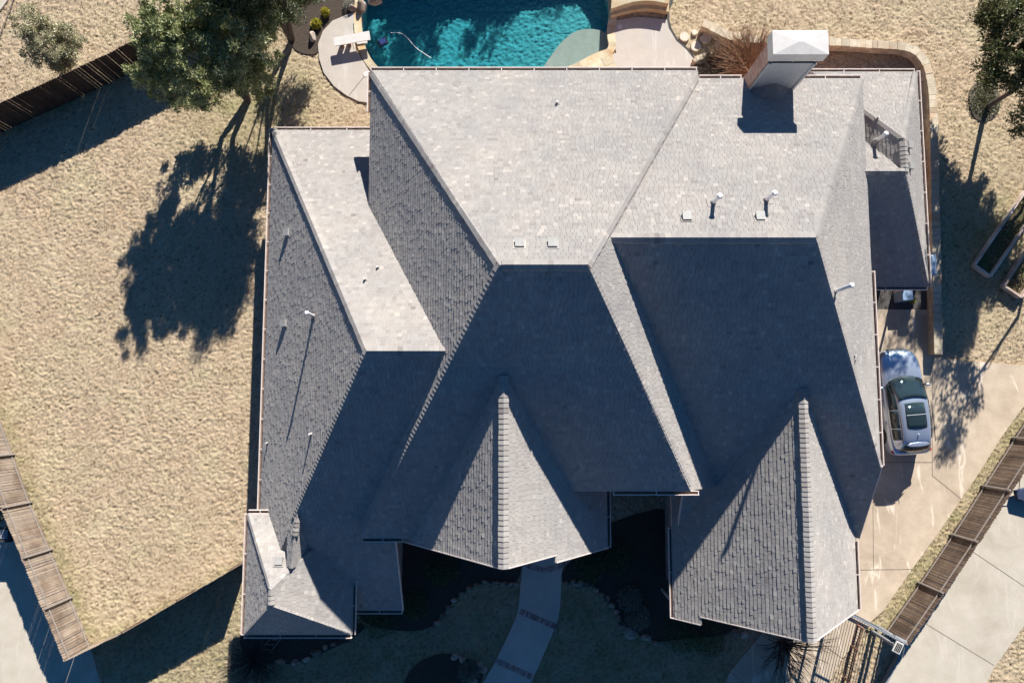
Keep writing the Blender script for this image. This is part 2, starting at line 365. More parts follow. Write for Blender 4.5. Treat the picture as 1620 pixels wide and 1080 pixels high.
def build_ground():
    x0, x1, y0, y1, d = -28.0, 28.0, -15.5, 21.5, .05
    nx = int((x1 - x0) / d) + 1; ny = int((y1 - y0) / d) + 1
    xs = np.linspace(x0, x1, nx); ys = np.linspace(y0, y1, ny); X, Y = np.meshgrid(xs, ys)
    n1 = vnoise(X + .08 * vnoise(X, Y, .5, 61), Y * 1.15 + .08 * vnoise(X, Y, .5, 62), .078, 1); n2 = vnoise(X, Y, .27, 2); n3 = vnoise(X, Y, .06, 3); n4 = vnoise(X, Y, 1.6, 4); n5 = vnoise(X, Y, 4.5, 5)
    h = .50 * n1 + .08 * n2 + .42 * n3
    amp = .075 + .05 * n4
    Z = (np.clip(h, .12, .80) - .82) * amp - .006
    Z -= .0
    # green: near fences, in front of the house, under the trees
    g = np.zeros_like(X)
    for f, wd, a in ((FENCE_NW, .5, .5), (FENCE_SW, .75, .55), (FENCE_S, .4, .45)):
        g = np.maximum(g, a * np.clip(1.25 - segdist(X, Y, P2(f)) / wd, 0, 1))
    fr = inpoly(X, Y, P2([(1160, 1120), (1180, 1010), (1150, 820), (560, 820), (395, 890), (240, 985), (150, 1030), (170, 1120)]))
    g = np.maximum(g, fr * (.36 + .25 * n5))
    strip = segdist(X, Y, P2(FENCE_SE)); side = inpoly(X, Y, P2([(1700, 545), (1615, 676), (1485, 878), (1401, 998), (1330, 1110), (1250, 1000), (1300, 800), (1500, 550)]))
    g = np.maximum(g, side * np.clip(1.3 - strip / 1.3, 0, 1) * .6)
    ut = np.exp(-((X - W(410, 170).x) ** 2 + (Y - W(410, 170).y) ** 2) / 9); g = np.maximum(g, ut * .75)
    ut = np.exp(-((X - W(1580, 380).x) ** 2 + (Y - W(1580, 380).y) ** 2) / 8); g = np.maximum(g, ut * .7)
    g = np.clip(g * (.55 + .9 * vnoise(X, Y, .5, 9)) * (.7 + .6 * n2), 0, 1)
    nv = nx * ny; co = np.stack([X, Y, Z], -1).reshape(-1, 3)
    idx = np.arange(nv).reshape(ny, nx)
    q = np.stack([idx[:-1, :-1], idx[:-1, 1:], idx[1:, 1:], idx[1:, :-1]], -1).reshape(-1, 4)
    cx = (X[:-1, :-1] + d / 2).ravel(); cy = (Y[:-1, :-1] + d / 2).ravel()
    hole = inpoly(cx, cy, [(p[0], p[1]) for p in POOLS])
    q = q[~hole]
    B = 600.0; e = nv
    outer = np.array([[-B, -B, -.03], [B, -B, -.03], [B, B, -.03], [-B, B, -.03]]); co = np.vstack([co, outer])
    # outer sheet joined to the border of the detailed part
    faces = []
    bot = idx[0, :]; top = idx[-1, :]; lef = idx[:, 0]; rig = idx[:, -1]
    tri = []
    tri += [(e, bot[i + 1], bot[i]) if i < nx // 2 else (e + 1, bot[i + 1], bot[i]) for i in range(nx - 1)]; tri.append((e, e + 1, bot[nx // 2]))
    tri += [(e + 3, top[i], top[i + 1]) if i < nx // 2 else (e + 2, top[i], top[i + 1]) for i in range(nx - 1)]; tri.append((e + 2, e + 3, top[nx // 2]))
    tri += [(e, lef[i], lef[i + 1]) if i < ny // 2 else (e + 3, lef[i], lef[i + 1]) for i in range(ny - 1)]; tri.append((e + 3, e, lef[ny // 2]))
    tri += [(e + 1, rig[i + 1], rig[i]) if i < ny // 2 else (e + 2, rig[i + 1], rig[i]) for i in range(ny - 1)]; tri.append((e + 1, e + 2, rig[ny // 2]))
    tri = np.array(tri)
    me = bpy.data.meshes.new('lawn'); me.vertices.add(len(co)); me.vertices.foreach_set('co', co.ravel())
    nl = q.size + tri.size; me.loops.add(nl); me.loops.foreach_set('vertex_index', np.concatenate([q.ravel(), tri.ravel()]))
    ls = np.concatenate([np.arange(len(q)) * 4, q.size + np.arange(len(tri)) * 3]); me.polygons.add(len(ls)); me.polygons.foreach_set('loop_start', ls)
    me.polygons.foreach_set('use_smooth', np.ones(len(ls), bool))
    me.update(calc_edges=True)
    a = me.attributes.new('green', 'FLOAT', 'POINT'); a.data.foreach_set('value', np.concatenate([g.ravel(), np.zeros(4)]))
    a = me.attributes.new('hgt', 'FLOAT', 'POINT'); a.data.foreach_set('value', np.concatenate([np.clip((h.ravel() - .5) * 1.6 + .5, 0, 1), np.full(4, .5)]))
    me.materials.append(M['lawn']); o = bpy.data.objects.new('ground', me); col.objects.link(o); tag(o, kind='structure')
build_ground()

def sheet(name, px, z, mat, thick=.1, smooth=0, kind='structure', world=False):
    P = [(p[0], p[1]) for p in (px if world else WP(px, z))]
    if smooth: P = chaikin(P, smooth)
    mb = MB(); mb.prism(P, z - thick, z); o = mb.build(name, mat); tag(o, kind=kind); return o
def strip_lines(mb, lines, z, w):
    for ln in lines:
        for a, b in zip(ln[:-1], ln[1:]):
            p, q = W(*a, z), W(*b, z); d = (q - p).normalized(); s = Vector((-d.y, d.x, 0)) * w / 2
            mb.face([p - s, q - s, q + s, p + s][::1])

DRIVE = [(1370, 489), (1473, 490), (1476, 530), (1479, 566), (1560, 573), (1700, 584), (1680, 600), (1618, 645), (1583, 693), (1552, 743), (1521, 789), (1480, 849), (1443, 900), (1397, 966), (1379, 982), (1366, 1000), (1330, 1045), (1290, 1120), (1130, 1120), (1155, 1062), (1200, 1008), (1250, 940), (1320, 860)]
sheet('driveway', DRIVE, .035, M['drive'])
mb = MB(); strip_lines(mb, [[(1355, 901), (1443, 900)], [(1381, 800), (1382, 901)], [(1475, 566), (1475, 752), (1521, 789)], [(1390, 731), (1475, 731)], [(1155, 1062), (1230, 1120)], [(1290, 1010), (1362, 1062)]], .041, .022)
j = mb.build('driveway_joints', M['joint']); tag(j, kind='structure')
NDR = [(1720, 590), (1500, 880), (1416, 1006), (1420, 1032), (1394, 1080), (1374, 1120), (1540, 1120), (1574, 1053), (1622, 987), (1720, 880)]
sheet('neighbor_driveway', NDR, .03, M['pale_conc'])
mb = MB(); strip_lines(mb, [[(1530, 866), (1625, 930)], [(1455, 980), (1573, 1052)]], .036, .02); tag(mb.build('neighbor_driveway_joints', M['joint']), kind='structure')
sheet('side_driveway', [(-80, 740), (15, 740), (60, 850), (146, 1034), (168, 1120), (-80, 1120)], .03, M['pale_conc'])
sheet('sidewalk', [(-40, -40), (16, -40), (12, 0), (2, 14), (-40, 50)], .03, M['pale_conc'])
mb = MB(); strip_lines(mb, [[(26, -20), (21, 0), (1, 52), (-12, 90)]], .02, .05); tag(mb.build('path_edging', M['joint']), kind='structure')
sheet('gravel_strip', [(1360, 450), (1482, 450), (1482, 490), (1360, 489)], .012, M['gravel'], .05)

# front path with brick bands
PL = [(838, 840), (832, 870), (827, 891), (823, 928), (820, 969), (803, 1006), (783, 1047), (764, 1080), (740, 1125)]
PR = [(905, 840), (898, 880), (889, 900), (888, 920), (886, 969), (876, 998), (859, 1037), (840, 1079), (815, 1125)]
PLw = [tuple(W(u, v, .03)[:2]) for u, v in PL]; PRw = [tuple(W(u, v, .03)[:2]) for u, v in PR]
sheet('front_path', chaikin_open(PLw, 2) + chaikin_open(PRw, 2)[::-1], .03, M['path'], world=True)
def band(name, a, b, n, sag=0.0, wdt=.24):
    mb = MB(); p, q = W(*a, .036), W(*b, .036); d = (q - p); nrm = Vector((d.y, -d.x, 0)).normalized()
    for i in range(n):
        t0 = (i + .06) / n; t1 = (i + .94) / n
        s0 = nrm * sag * 4 * t0 * (1 - t0); s1 = nrm * sag * 4 * t1 * (1 - t1)
        A = p + d * t0 + s0; Bq = p + d * t1 + s1; o = nrm * wdt
        mb.prism([A, Bq, Bq + o, A + o], .02, .042)
    return tag(mb.build(name, M['paver']), kind='structure')
band('path_brick_border', (824, 962), (884, 988), 18)
band('path_brick_border', (786, 1040), (843, 1066), 17)
band('path_brick_border', (822, 882), (908, 872), 22, .5, .26)
sheet('entry_porch', [(812, 800), (925, 800), (915, 860), (892, 886), (860, 897), (832, 884), (818, 860)], .07, M['path'])

# ------------------------------------------------------------------ flower beds
def bed(name, px, z=.012, mat='mulch', sm=2): return sheet(name, px, z, M[mat], .05, sm)
bed('mulch_bed', [(600, 830), (828, 830), (823, 928), (790, 924), (752, 923), (725, 944), (703, 968), (682, 994), (640, 1000), (560, 985), (560, 900)])
bed('mulch_bed', [(888, 905), (940, 830), (1100, 790), (1200, 960), (1160, 1005), (1080, 1010), (1040, 1016), (1005, 1003), (985, 985), (972, 962), (955, 944), (935, 924), (905, 921), (888, 921)])
bed('mulch_bed', [(380, 980), (590, 980), (560, 1010), (515, 1030), (470, 1050), (425, 1050), (380, 1040)])
bed('island_mulch_bed', [(630, 1120), (640, 1072), (660, 1048), (690, 1034), (720, 1034), (765, 1050), (765, 1070), (745, 1120)])
bed('pool_mulch_bed', [(430, -60), (600, -60), (574, 0), (566, 18), (545, 24), (526, 32), (511, 48), (503, 70), (503, 88), (470, 84), (455, 62), (440, 30)])
bed('tree_mulch_ring', [(1531, 150), (1540, 132), (1560, 128), (1578, 140), (1584, 165), (1574, 187), (1555, 194), (1538, 184)], mat='ring')
bed('planter_soil', [(1098, 96), (1130, 84), (1156, 100), (1160, 135), (1100, 135)], .2)

# ------------------------------------------------------------------ pool
def ring(poly, off):
    n = len(poly); out = []
    for i in range(n):
        a, b, c = Vector((*poly[i - 1], 0)), Vector((*poly[i], 0)), Vector((*poly[(i + 1) % n], 0))
        d = (c - a).normalized(); out.append((b.x + d.y * off, b.y - d.x * off))
    return out
ar = sum(POOLS[i][0] * POOLS[(i + 1) % len(POOLS)][1] - POOLS[(i + 1) % len(POOLS)][0] * POOLS[i][1] for i in range(len(POOLS)))
PS = POOLS if ar > 0 else POOLS[::-1]          # counter-clockwise: positive offset is outward
def water_mat():
    m, n, l, bs = newmat('pool_water'); P = geo(n)
    n.remove(bs)
    tr = n.new('ShaderNodeBsdfTransparent'); tr.inputs['Color'].default_value = (.93, .97, .98, 1)
    gl = n.new('ShaderNodeBsdfGlossy'); gl.inputs['Roughness'].default_value = .06
    fr = n.new('ShaderNodeFresnel'); fr.inputs['IOR'].default_value = 1.33
    nz = noise(n, l, 6, 3, .6, P, .5); b = n.new('ShaderNodeBump'); b.inputs['Strength'].default_value = .35; b.inputs['Distance'].default_value = .03
    l.new(nz.outputs['Fac'], b.inputs['Height']); l.new(b.outputs[0], gl.inputs['Normal']); l.new(b.outputs[0], fr.inputs['Normal'])
    mx = n.new('ShaderNodeMixShader'); gb_ = n.new('ShaderNodeNewGeometry'); iv = n.new('ShaderNodeMath'); iv.operation = 'SUBTRACT'; iv.inputs[0].default_value = 1.0; l.new(gb_.outputs['Backfacing'], iv.inputs[1])
    ml = n.new('ShaderNodeMath'); ml.operation = 'MULTIPLY'; l.new(fr.outputs[0], ml.inputs[0]); l.new(iv.outputs[0], ml.inputs[1]); l.new(ml.outputs[0], mx.inputs[0]); l.new(tr.outputs[0], mx.inputs[1]); l.new(gl.outputs[0], mx.inputs[2])
    l.new(mx.outputs[0], n['Material Output'].inputs['Surface'])
    va = n.new('ShaderNodeVolumeAbsorption'); va.inputs['Color'].default_value = (.05, .70, .78, 1); va.inputs['Density'].default_value = .55
    l.new(va.outputs[0], n['Material Output'].inputs['Volume'])
    return m
def pool():
    root = empty('swimming_pool', (PS[0][0], PS[0][1], 0), 'freeform pool of teal water with a shallow grey ledge', 'swimming pool')
    def depth(x, y): return -1.35 + .45 * min(1, max(0, (x + 2) / 6.5))
    mb = MB()
    inner = ring(PS, -.25)
    # floor as a grid with rippled relief
    xs = [p[0] for p in PS]; ys = [p[1] for p in PS]
    gx = np.arange(min(xs) - .1, max(xs) + .2, .055); gy = np.arange(min(ys) - .1, max(ys) + .2, .055)
    X, Y = np.meshgrid(gx, gy)
    rp = 1 - np.abs(2 * vnoise(X + .3 * vnoise(X, Y, .5, 31), Y * 1.3, .17, 21) - 1); rp2 = 1 - np.abs(2 * vnoise(X, Y, .15, 22) - 1)
    Z = np.vectorize(depth)(X, Y) + .06 * rp ** 2 + .04 * rp2
    nx = len(gx); ny = len(gy); idx = np.arange(nx * ny).reshape(ny, nx)
    q = np.stack([idx[:-1, :-1], idx[:-1, 1:], idx[1:, 1:], idx[1:, :-1]], -1).reshape(-1, 4)
    me = bpy.data.meshes.new('pool_floor'); me.from_pydata(np.stack([X, Y, Z], -1).reshape(-1, 3).tolist(), [], q.tolist())
    me.materials.append(M['plaster']); me.polygons.foreach_set('use_smooth', [True] * len(me.polygons)); me.update()
    o = bpy.data.objects.new('pool_floor', me); col.objects.link(o); o.parent = root; o.matrix_parent_inverse = Matrix.Translation(-root.location)
    mb = MB()
    for i in range(len(PS)):
        a, b = PS[i], PS[(i + 1) % len(PS)]
        mb.face([(b[0], b[1], -2.1), (a[0], a[1], -2.1), (a[0], a[1], -.01), (b[0], b[1], -.01)])
    mb.build('pool_wall', M['plaster'], root)
    mb = MB(); mb.prism(ring(PS, .02), -1.9, -.11, bottom=True); mb.build('water', water_mat(), root)
    L = chaikin([(W(u, v)[0], W(u, v)[1]) for u, v in [(850, 125), (858, 104), (872, 84), (888, 62), (910, 44), (934, 40), (957, 44), (966, 55), (966, 82), (905, 112), (870, 128)]], 1)
    mb = MB(); mb.prism(L, -1.8, -.30); mb.build('shallow_ledge', M['ledge'], root)
    # coping stones along the visible edge
    cop = MB(); out = ring(PS, .33); inn = ring(PS, -.03)
    for i in range(len(PS)):
        k = (i + 1) % len(PS)
        cop.prism([inn[i], inn[k], out[k], out[i]], -.13, .045, tint=random.random() if i % 2 else None)
    cop.build('coping', M['flag'], root)
pool()
sheet('pool_deck', [(566, 18), (552, 22), (526, 33), (511, 49), (503, 70), (505, 93), (512, 115), (528, 136), (548, 151), (567, 160), (640, 172), (700, 172), (700, 150), (630, 138), (588, 118), (562, 78), (558, 40)], .035, M['deck'], .1, 0)
mb = MB(); strip_lines(mb, [[(577, 120), (552, 151)], [(562, 20), (559, 45)], [(556, 62), (560, 78)]], .041, .025); tag(mb.build('pool_deck_joints', M['joint']), kind='structure')
sheet('pool_deck', [(968, 34), (1009, 27), (1055, 31), (1058, 45), (1070, 65), (1086, 79), (1097, 93), (1099, 140), (860, 145), (900, 122), (952, 92), (975, 84), (970, 60), (972, 40)], .035, M['deck'], .1, 0)
mb = MB()
for (a, b, c, d) in [((905, 113), (925, 104), (935, 120), (912, 126)), ((926, 103), (948, 91), (955, 106), (936, 119)), ((949, 90), (968, 82), (972, 100), (957, 105)), ((913, 127), (955, 107), (960, 124), (920, 138)), ((956, 106), (973, 101), (978, 118), (961, 123))]:
    mb.prism([W(*p)[:2] for p in (a, b, c, d)], 0, .043)
tag(mb.build('flagstone_inlay', M['flag']), kind='structure')
mb = MB(); strip_lines(mb, [[(1066, -20), (1063, 0), (1056, 14), (1056, 30), (1060, 46), (1071, 65), (1087, 79), (1098, 94)]], .03, .16)  # thin black strip along the curve between deck and lawn
tag(mb.build('lawn_dark_strip', M['black']), kind='structure')

# raised stone pool terrace (two curved steps)
def terrace():
    root = empty('stone_terrace', W(1010, 10), 'two curved cream stone steps at the pool corner', 'steps')
    def slab(name, front, back, z0, z1, mat):
        mb = MB(); F = chaikin_open([tuple(W(u, v, z1)[:2]) for u, v in front], 2); Bk = [tuple(W(u, v, z1)[:2]) for u, v in back]
        mb.prism(F + Bk[::-1], z0, z1); return mb.build(name, mat, root)
    slab('step', [(967, 25), (985, 20), (1010, 14), (1035, 14), (1058, 19)], [(967, -30), (1060, -30)], 0, .28, M['flag'])
    slab('terrace_top', [(967, 14), (985, 8), (1005, 2), (1030, 1), (1058, 6)], [(970, -60), (1075, -60)], .28, .62, M['flag'])
terrace()
def diving_board():
    root = empty('diving_board', W(545, 72), 'white diving board over the left end of the pool', 'diving board')
    z = .46; mb = MB(); P = [W(527, 60, z), W(529, 73, z), W(586, 63, z), W(584, 49, z)]
    mb.prism([p[:2] for p in P], z - .05, z); o = mb.build('board', M['white_metal'], root)
    bv = o.modifiers.new('b', 'BEVEL'); bv.width = .02; bv.segments = 2
    mb = MB()
    for u, v in ((541, 68), (552, 66)):
        p = W(u, v, .2); mb.box((p.x, p.y, .22), (.14, .3, .4), R(8))
    mb.build('stand', M['brown_metal'], root)
    p = W(572, 62, .06); mb = MB(); mb.box((p.x, p.y, .05), (.5, .5, .1), R(8), bev=.01); mb.build('base_plate', M['white_metal'], root)
diving_board()
def pool_cleaner():
    c = W(605, 66, -.2); root = empty('pool_cleaner', (c.x, c.y, -.3), 'small dark blue pool cleaning robot under water', 'pool cleaner')
    mb = MB(); mb.box((c.x, c.y, -.25), (.36, .34, .16), .5, bev=.05); mb.build('body', simple('blue_plastic', (.02, .03, .12), (.03, .05, .18), 5, .4, .1), root)
    for s in (-1, 1):
        mb = MB(); d = Vector((math.cos(.5), math.sin(.5), 0)) * .2 * s; e = Vector((-math.sin(.5), math.cos(.5), 0)) * .18
        mb.tube([Vector((c.x, c.y, -.28)) + d - e, Vector((c.x, c.y, -.28)) + d + e], .055, 10); mb.build('track', M['black'], root)
    mb = MB(); pts = chaikin_open([tuple(W(u, v, -.1)) for u, v in ((618, 52), (633, 52), (643, 58), (651, 68), (658, 76), (668, 83), (682, 92))], 2)
    mb.tube(pts, .012, 6); h = mb.build('pool_hose', M['pvc']); tag(h, 'thin white curved hose floating on the pool water', 'hose')
pool_cleaner()
mb = MB(); mb.disc(W(981, 42, .035), .12, .015, 24); tag(mb.build('skimmer_lid', M['white_metal'], smooth=False), 'round white lid in the deck right of the pool', 'lid', 'skimmer lids in the pool deck')
mb = MB(); mb.disc(W(579, 118, .035), .14, .015, 24); tag(mb.build('skimmer_lid', M['white_metal']), 'round white lid beside the house corner left of the pool', 'lid', 'skimmer lids in the pool deck')

# ------------------------------------------------------------------ the house
P1, P2_ = 1.166, .667
def pl(kind, z0, at, s):
    """roof plane z = a + b x + c y falling away from its ridge line"""
    return {'N': (z0 + s * at, 0, -s), 'S': (z0 - s * at, 0, s), 'W': (z0 - s * at, s, 0), 'E': (z0 + s * at, -s, 0)}[kind]
A_N, A_S, A_W, A_E = pl('N', 11.4, 4.18, P2_), pl('S', 11.4, 4.18, P2_), pl('W', 11.4, -.38, P1), pl('E', 11.4, 2.27, P1)
B_N, B_S, B_E = pl('N', 10.4, 5.25, P2_), pl('S', 10.4, 5.25, P2_), pl('E', 10.4, 9.6, P1)
C_W, C_E = pl('W', 9.3, -.27, P1), pl('E', 9.3, -.27, P1)
D_W, D_E = pl('W', 7.3, 10.32, .969), pl('E', 7.3, 10.32, 1.113)
L_N, L_S, L_W = pl('N', 9.3, 1.75, P2_), pl('S', 9.3, 1.75, P2_), pl('W', 9.3, -4.76, P1)
G_N, G_S, G_W, G_E = pl('N', 5.4, -6.84, .81), pl('S', 5.4, -7.42, 1.19), pl('W', 5.4, -8.96, 1.18), pl('E', 5.4, -8.96, .77)
F_N, F_E, F_W, F_S, F_N2 = pl('N', 5.42, 10.45, P2_), pl('E', 5.42, 15.45, P1), pl('W', 5.42, 15.45, P1), pl('S', 5.5, 9.1, P2_), pl('N', 5.42, 9.1, P2_)
K_E, K_W = (5.45 - 2.3 * 8.04 + .5 * 4.1, -2.3, .5), pl('W', 5.46, -8.05, 1.177)
# wing: list of (convex footprint, planes, wall rectangles inset from the eaves or None)
def rect(x0, x1, y0, y1): return [(x0, y0), (x1, y0), (x1, y1), (x0, y1)]
WINGS = [
 ('main hip roof with the long level ridge', [(rect(-5.63, 0, -5.0, 13.28), [A_N, A_S, A_W], (-5.2, 0, -4.6, 12.9)), (rect(0, 7.4, 4.18, 13.28), [A_N, A_E], (0, 6.9, 4.18, 12.9)), (rect(0, 8.2, -3.1, 4.18), [A_S, A_E], (0, 6.9, -2.7, 4.18))]),
 ('right hip roof carrying the chimney', [(rect(3.0, 6.65, -3.0, 13.0), [B_N, B_S], None), (rect(6.65, 14.0, -4.88, 13.0), [B_N, B_S, B_E], (7.1, 13.55, -4.5, 12.6)), (rect(12.9, 14.0, -5.35, -4.88), [B_S, B_E], None)]),
 ('steep front gable roof over the entry', [(rect(-4.16, 3.66, -5.2, 3), [C_W, C_E], (-3.75, 3.25, -4.7, 0)), (rect(1.5, 3.66, -5.45, -5.2), [C_E], None)]),
 ('steep front gable roof at the right', [(rect(6.42, 13.76, -8.12, 1.8), [D_W, D_E], (6.9, 13.3, -7.7, 0)), (rect(6.42, 7.3, -8.42, -8.12), [D_W], None)]),
 ('lower left wing hip roof', [(rect(-10.41, -4.5, -8.42, 11.98), [L_N, L_S, L_W], (-9.9, -4.92, -8.0, 11.5)), (rect(-4.5, -1.0, -4.0, 11.98), [L_N, L_S], None)]),
 ('little hip roof at the lower left corner', [(rect(-10.65, -6.37, -9.1, -4.37), [G_N, G_S, G_W, G_E], (-10.2, -6.85, -8.7, -4.8)), (rect(-8.6, -7.4, -6.15, -3.95), [K_E, K_W], None)]),
 ('low side roof beside the stone retaining wall', [(rect(13.0, 17.68, 9.1, 14.53), [F_N, F_E, F_W], (13.4, 17.2, 9.1, 14.1)), (rect(13.0, 17.68, 5.0, 9.1), [F_S, F_E], (13.4, 17.2, 5.45, 9.1)), (rect(13.0, 15.45, 9.1, 13.5), [F_N2], None)]),
]
def hz(p, x, y): return p[0] + p[1] * x + p[2] * y
def clip(poly, f):
    out = []
    for i in range(len(poly)):
        a, b = poly[i], poly[(i + 1) % len(poly)]; fa, fb = f(a), f(b)
        if fa >= 0: out.append(a)
        if (fa > 0 and fb < 0) or (fa < 0 and fb > 0):
            t = fa / (fa - fb); out.append(tuple(a[k] + t * (b[k] - a[k]) for k in range(len(a))))
    return out
def roof_faces(foot, planes):
    res = []
    for i, p in enumerate(planes):
        poly = list(foot)
        for j, q in enumerate(planes):
            if j != i and poly: poly = clip(poly, lambda v: hz(q, *v) - hz(p, *v) + (1e-9 if j > i else 0))
        if len(poly) >= 3: res.append((p, poly))
    return res
def surf(x, y):
    best = None
    for _, blocks in WINGS:
        for foot, planes, _w in blocks:
            xs = [q[0] for q in foot]; ys = [q[1] for q in foot]
            if min(xs) - 1e-6 <= x <= max(xs) + 1e-6 and min(ys) - 1e-6 <= y <= max(ys) + 1e-6:
                z = min(hz(p, x, y) for p in planes)
                if best is None or z > best[0]: best = (z, min(planes, key=lambda p: hz(p, x, y)))
    return best
def RP(u, v):
    """roof point that photo pixel (u, v) looks at"""
    z = 12.0
    while z > 2:
        p = W(u, v, z); s = surf(p.x, p.y)
        if s and s[0] >= z: return p, s[1]
        z -= .02
    return W(u, v, 3), (3, 0, 0)

EXPO, TABW = .15, .17
def shingle_plane(mb, p, poly, seed):
    n = Vector((-p[1], -p[2], 1)).normalized(); up = Vector((0, 0, 1)); ud = up.cross(n).normalized(); vd = n.cross(ud).normalized()
    P = [Vector((x, y, hz(p, x, y))) for x, y in poly]; o = Vector((0, 0, p[0]))
    Q = [((q - o).dot(ud), (q - o).dot(vd)) for q in P]
    ar = sum(Q[i][0] * Q[(i + 1) % len(Q)][1] - Q[(i + 1) % len(Q)][0] * Q[i][1] for i in range(len(Q)))
    if ar < 0: Q = Q[::-1]
    if abs(ar) < .02: return
    edges = [(Q[i], Q[(i + 1) % len(Q)]) for i in range(len(Q))]
    v0 = min(q[1] for q in Q); v1 = max(q[1] for q in Q)
    rnd = random.Random(seed)
    for r in range(math.floor(v0 / EXPO) - 0, math.floor(v1 / EXPO) + 1):
        ra = r * EXPO; rb = ra + EXPO
        # extent of the polygon in this course
        xs = []
        for a, b in edges:
            for yy in (ra, rb):
                if (a[1] - yy) * (b[1] - yy) < 0: xs.append(a[0] + (b[0] - a[0]) * (yy - a[1]) / (b[1] - a[1]))
            for q in (a, b):
                if ra - 1e-6 <= q[1] <= rb + 1e-6: xs.append(q[0])
        if len(xs) < 2: continue
        ua, ub = min(xs), max(xs)
        rr = random.Random(r * 7919 + int(p[0] * 1000)); u = math.floor(ua / 5.0) * 5.0 - rr.random() * .3
        course = rr.uniform(-.05, .05)
        while u < ub:
            w = TABW * rr.uniform(.75, 1.25); t = rr.choice((.009, .012, .016, .021)) ; ti = min(1, max(0, rr.gauss(.5, .15) + course))
            if rr.random() < .045: ti = rr.uniform(.85, 1)
            if u + w > ua:
                g = .004
                tab = [(u + g, ra), (u + w - g, ra), (u + w - g, rb), (u + g, rb)]
                inside = True
                for a, b in edges:
                    ex, ey = b[0] - a[0], b[1] - a[1]
                    f = lambda q: ex * (q[1] - a[1]) - ey * (q[0] - a[0])
                    if min(f(q) for q in tab) < 0:
                        inside = False; tab = clip(tab, f)
                        if len(tab) < 3: break
                if len(tab) >= 3:
                    hh = [t * (1 - (q[1] - ra) / EXPO) + .003 for q in tab]
                    T = [o + ud * q[0] + vd * q[1] + n * h for q, h in zip(tab, hh)]
                    Bt = [o + ud * q[0] + vd * q[1] - n * .004 for q in tab]
                    mb.face(T, ti)
                    for i in range(len(tab)):
                        j = (i + 1) % len(tab)
                        if tab[i][1] > rb - 1e-4 and tab[j][1] > rb - 1e-4: continue
                        mb.face([Bt[i], Bt[j], T[j], T[i]], ti)
            u += w
def caps(mb, a, b, w=.15, lift=.045, step=.17, drop=.6):
    """overlapping folded caps along a ridge or hip from a (low end) to b"""
    a, b = Vector(a), Vector(b); d = b - a; L = d.length; d /= L
    s = d.cross(Vector((0, 0, 1))).normalized(); n = s.cross(d).normalized(); k = int(L / step)
    for i in range(k):
        p = a + d * (i * step); q = a + d * ((i + 1) * step + .03); ti = min(1, max(0, random.gauss(.5, .2)))
        hp = lift + .022; hq = lift; ww = w * random.uniform(.95, 1.05)
        dn = n * (-ww * drop)
        P = [p + s * ww + dn + n * hp, p + n * hp, p - s * ww + dn + n * hp]; Qq = [q + s * ww + dn + n * hq, q + n * hq, q - s * ww + dn + n * hq]
        mb.face([P[0], Qq[0], Qq[1], P[1]][::-1], ti); mb.face([P[1], Qq[1], Qq[2], P[2]][::-1], ti)
        lo = [x - n * (hp + .03) for x in P]; lq = [x - n * (hq + .03) for x in Qq]
        mb.face([P[0], P[1], lo[1], lo[0]], ti); mb.face([P[1], P[2], lo[2], lo[1]], ti)
        mb.face([P[0], lo[0], lq[0], Qq[0]], ti); mb.face([P[2], Qq[2], lq[2], lo[2]], ti)

house = empty('brick_house', (2, 2, 0), 'large brick house under steep grey shingle hip and gable roofs', 'house')
roofs = []
for wi, (lab, blocks) in enumerate(WINGS):
    mb = MB(); sl = MB()
    for bi, (foot, planes, wr) in enumerate(blocks):
        for fi, (p, poly) in enumerate(roof_faces(foot, planes)):
            shingle_plane(mb, p, poly, wi * 100 + bi * 10 + fi)
            T = [Vector((x, y, hz(p, x, y) - .012)) for x, y in poly]; Bm = [q - Vector((0, 0, .16)) for q in T]
            sl.face(T, .5); sl.face(Bm[::-1], .5)
            for i in range(len(T)):
                j = (i + 1) % len(T); sl.face([Bm[i], Bm[j], T[j], T[i]], .5)
    o = mb.build('roof', M['shingle'], house); o['label'] = lab; roofs.append(o)
    sl.build('roof_deck', M['fascia'], o)
RI = {k: i for i, k in enumerate('ABCDLGF')}
def zA(p, x, y): return (x, y, hz(p, x, y))
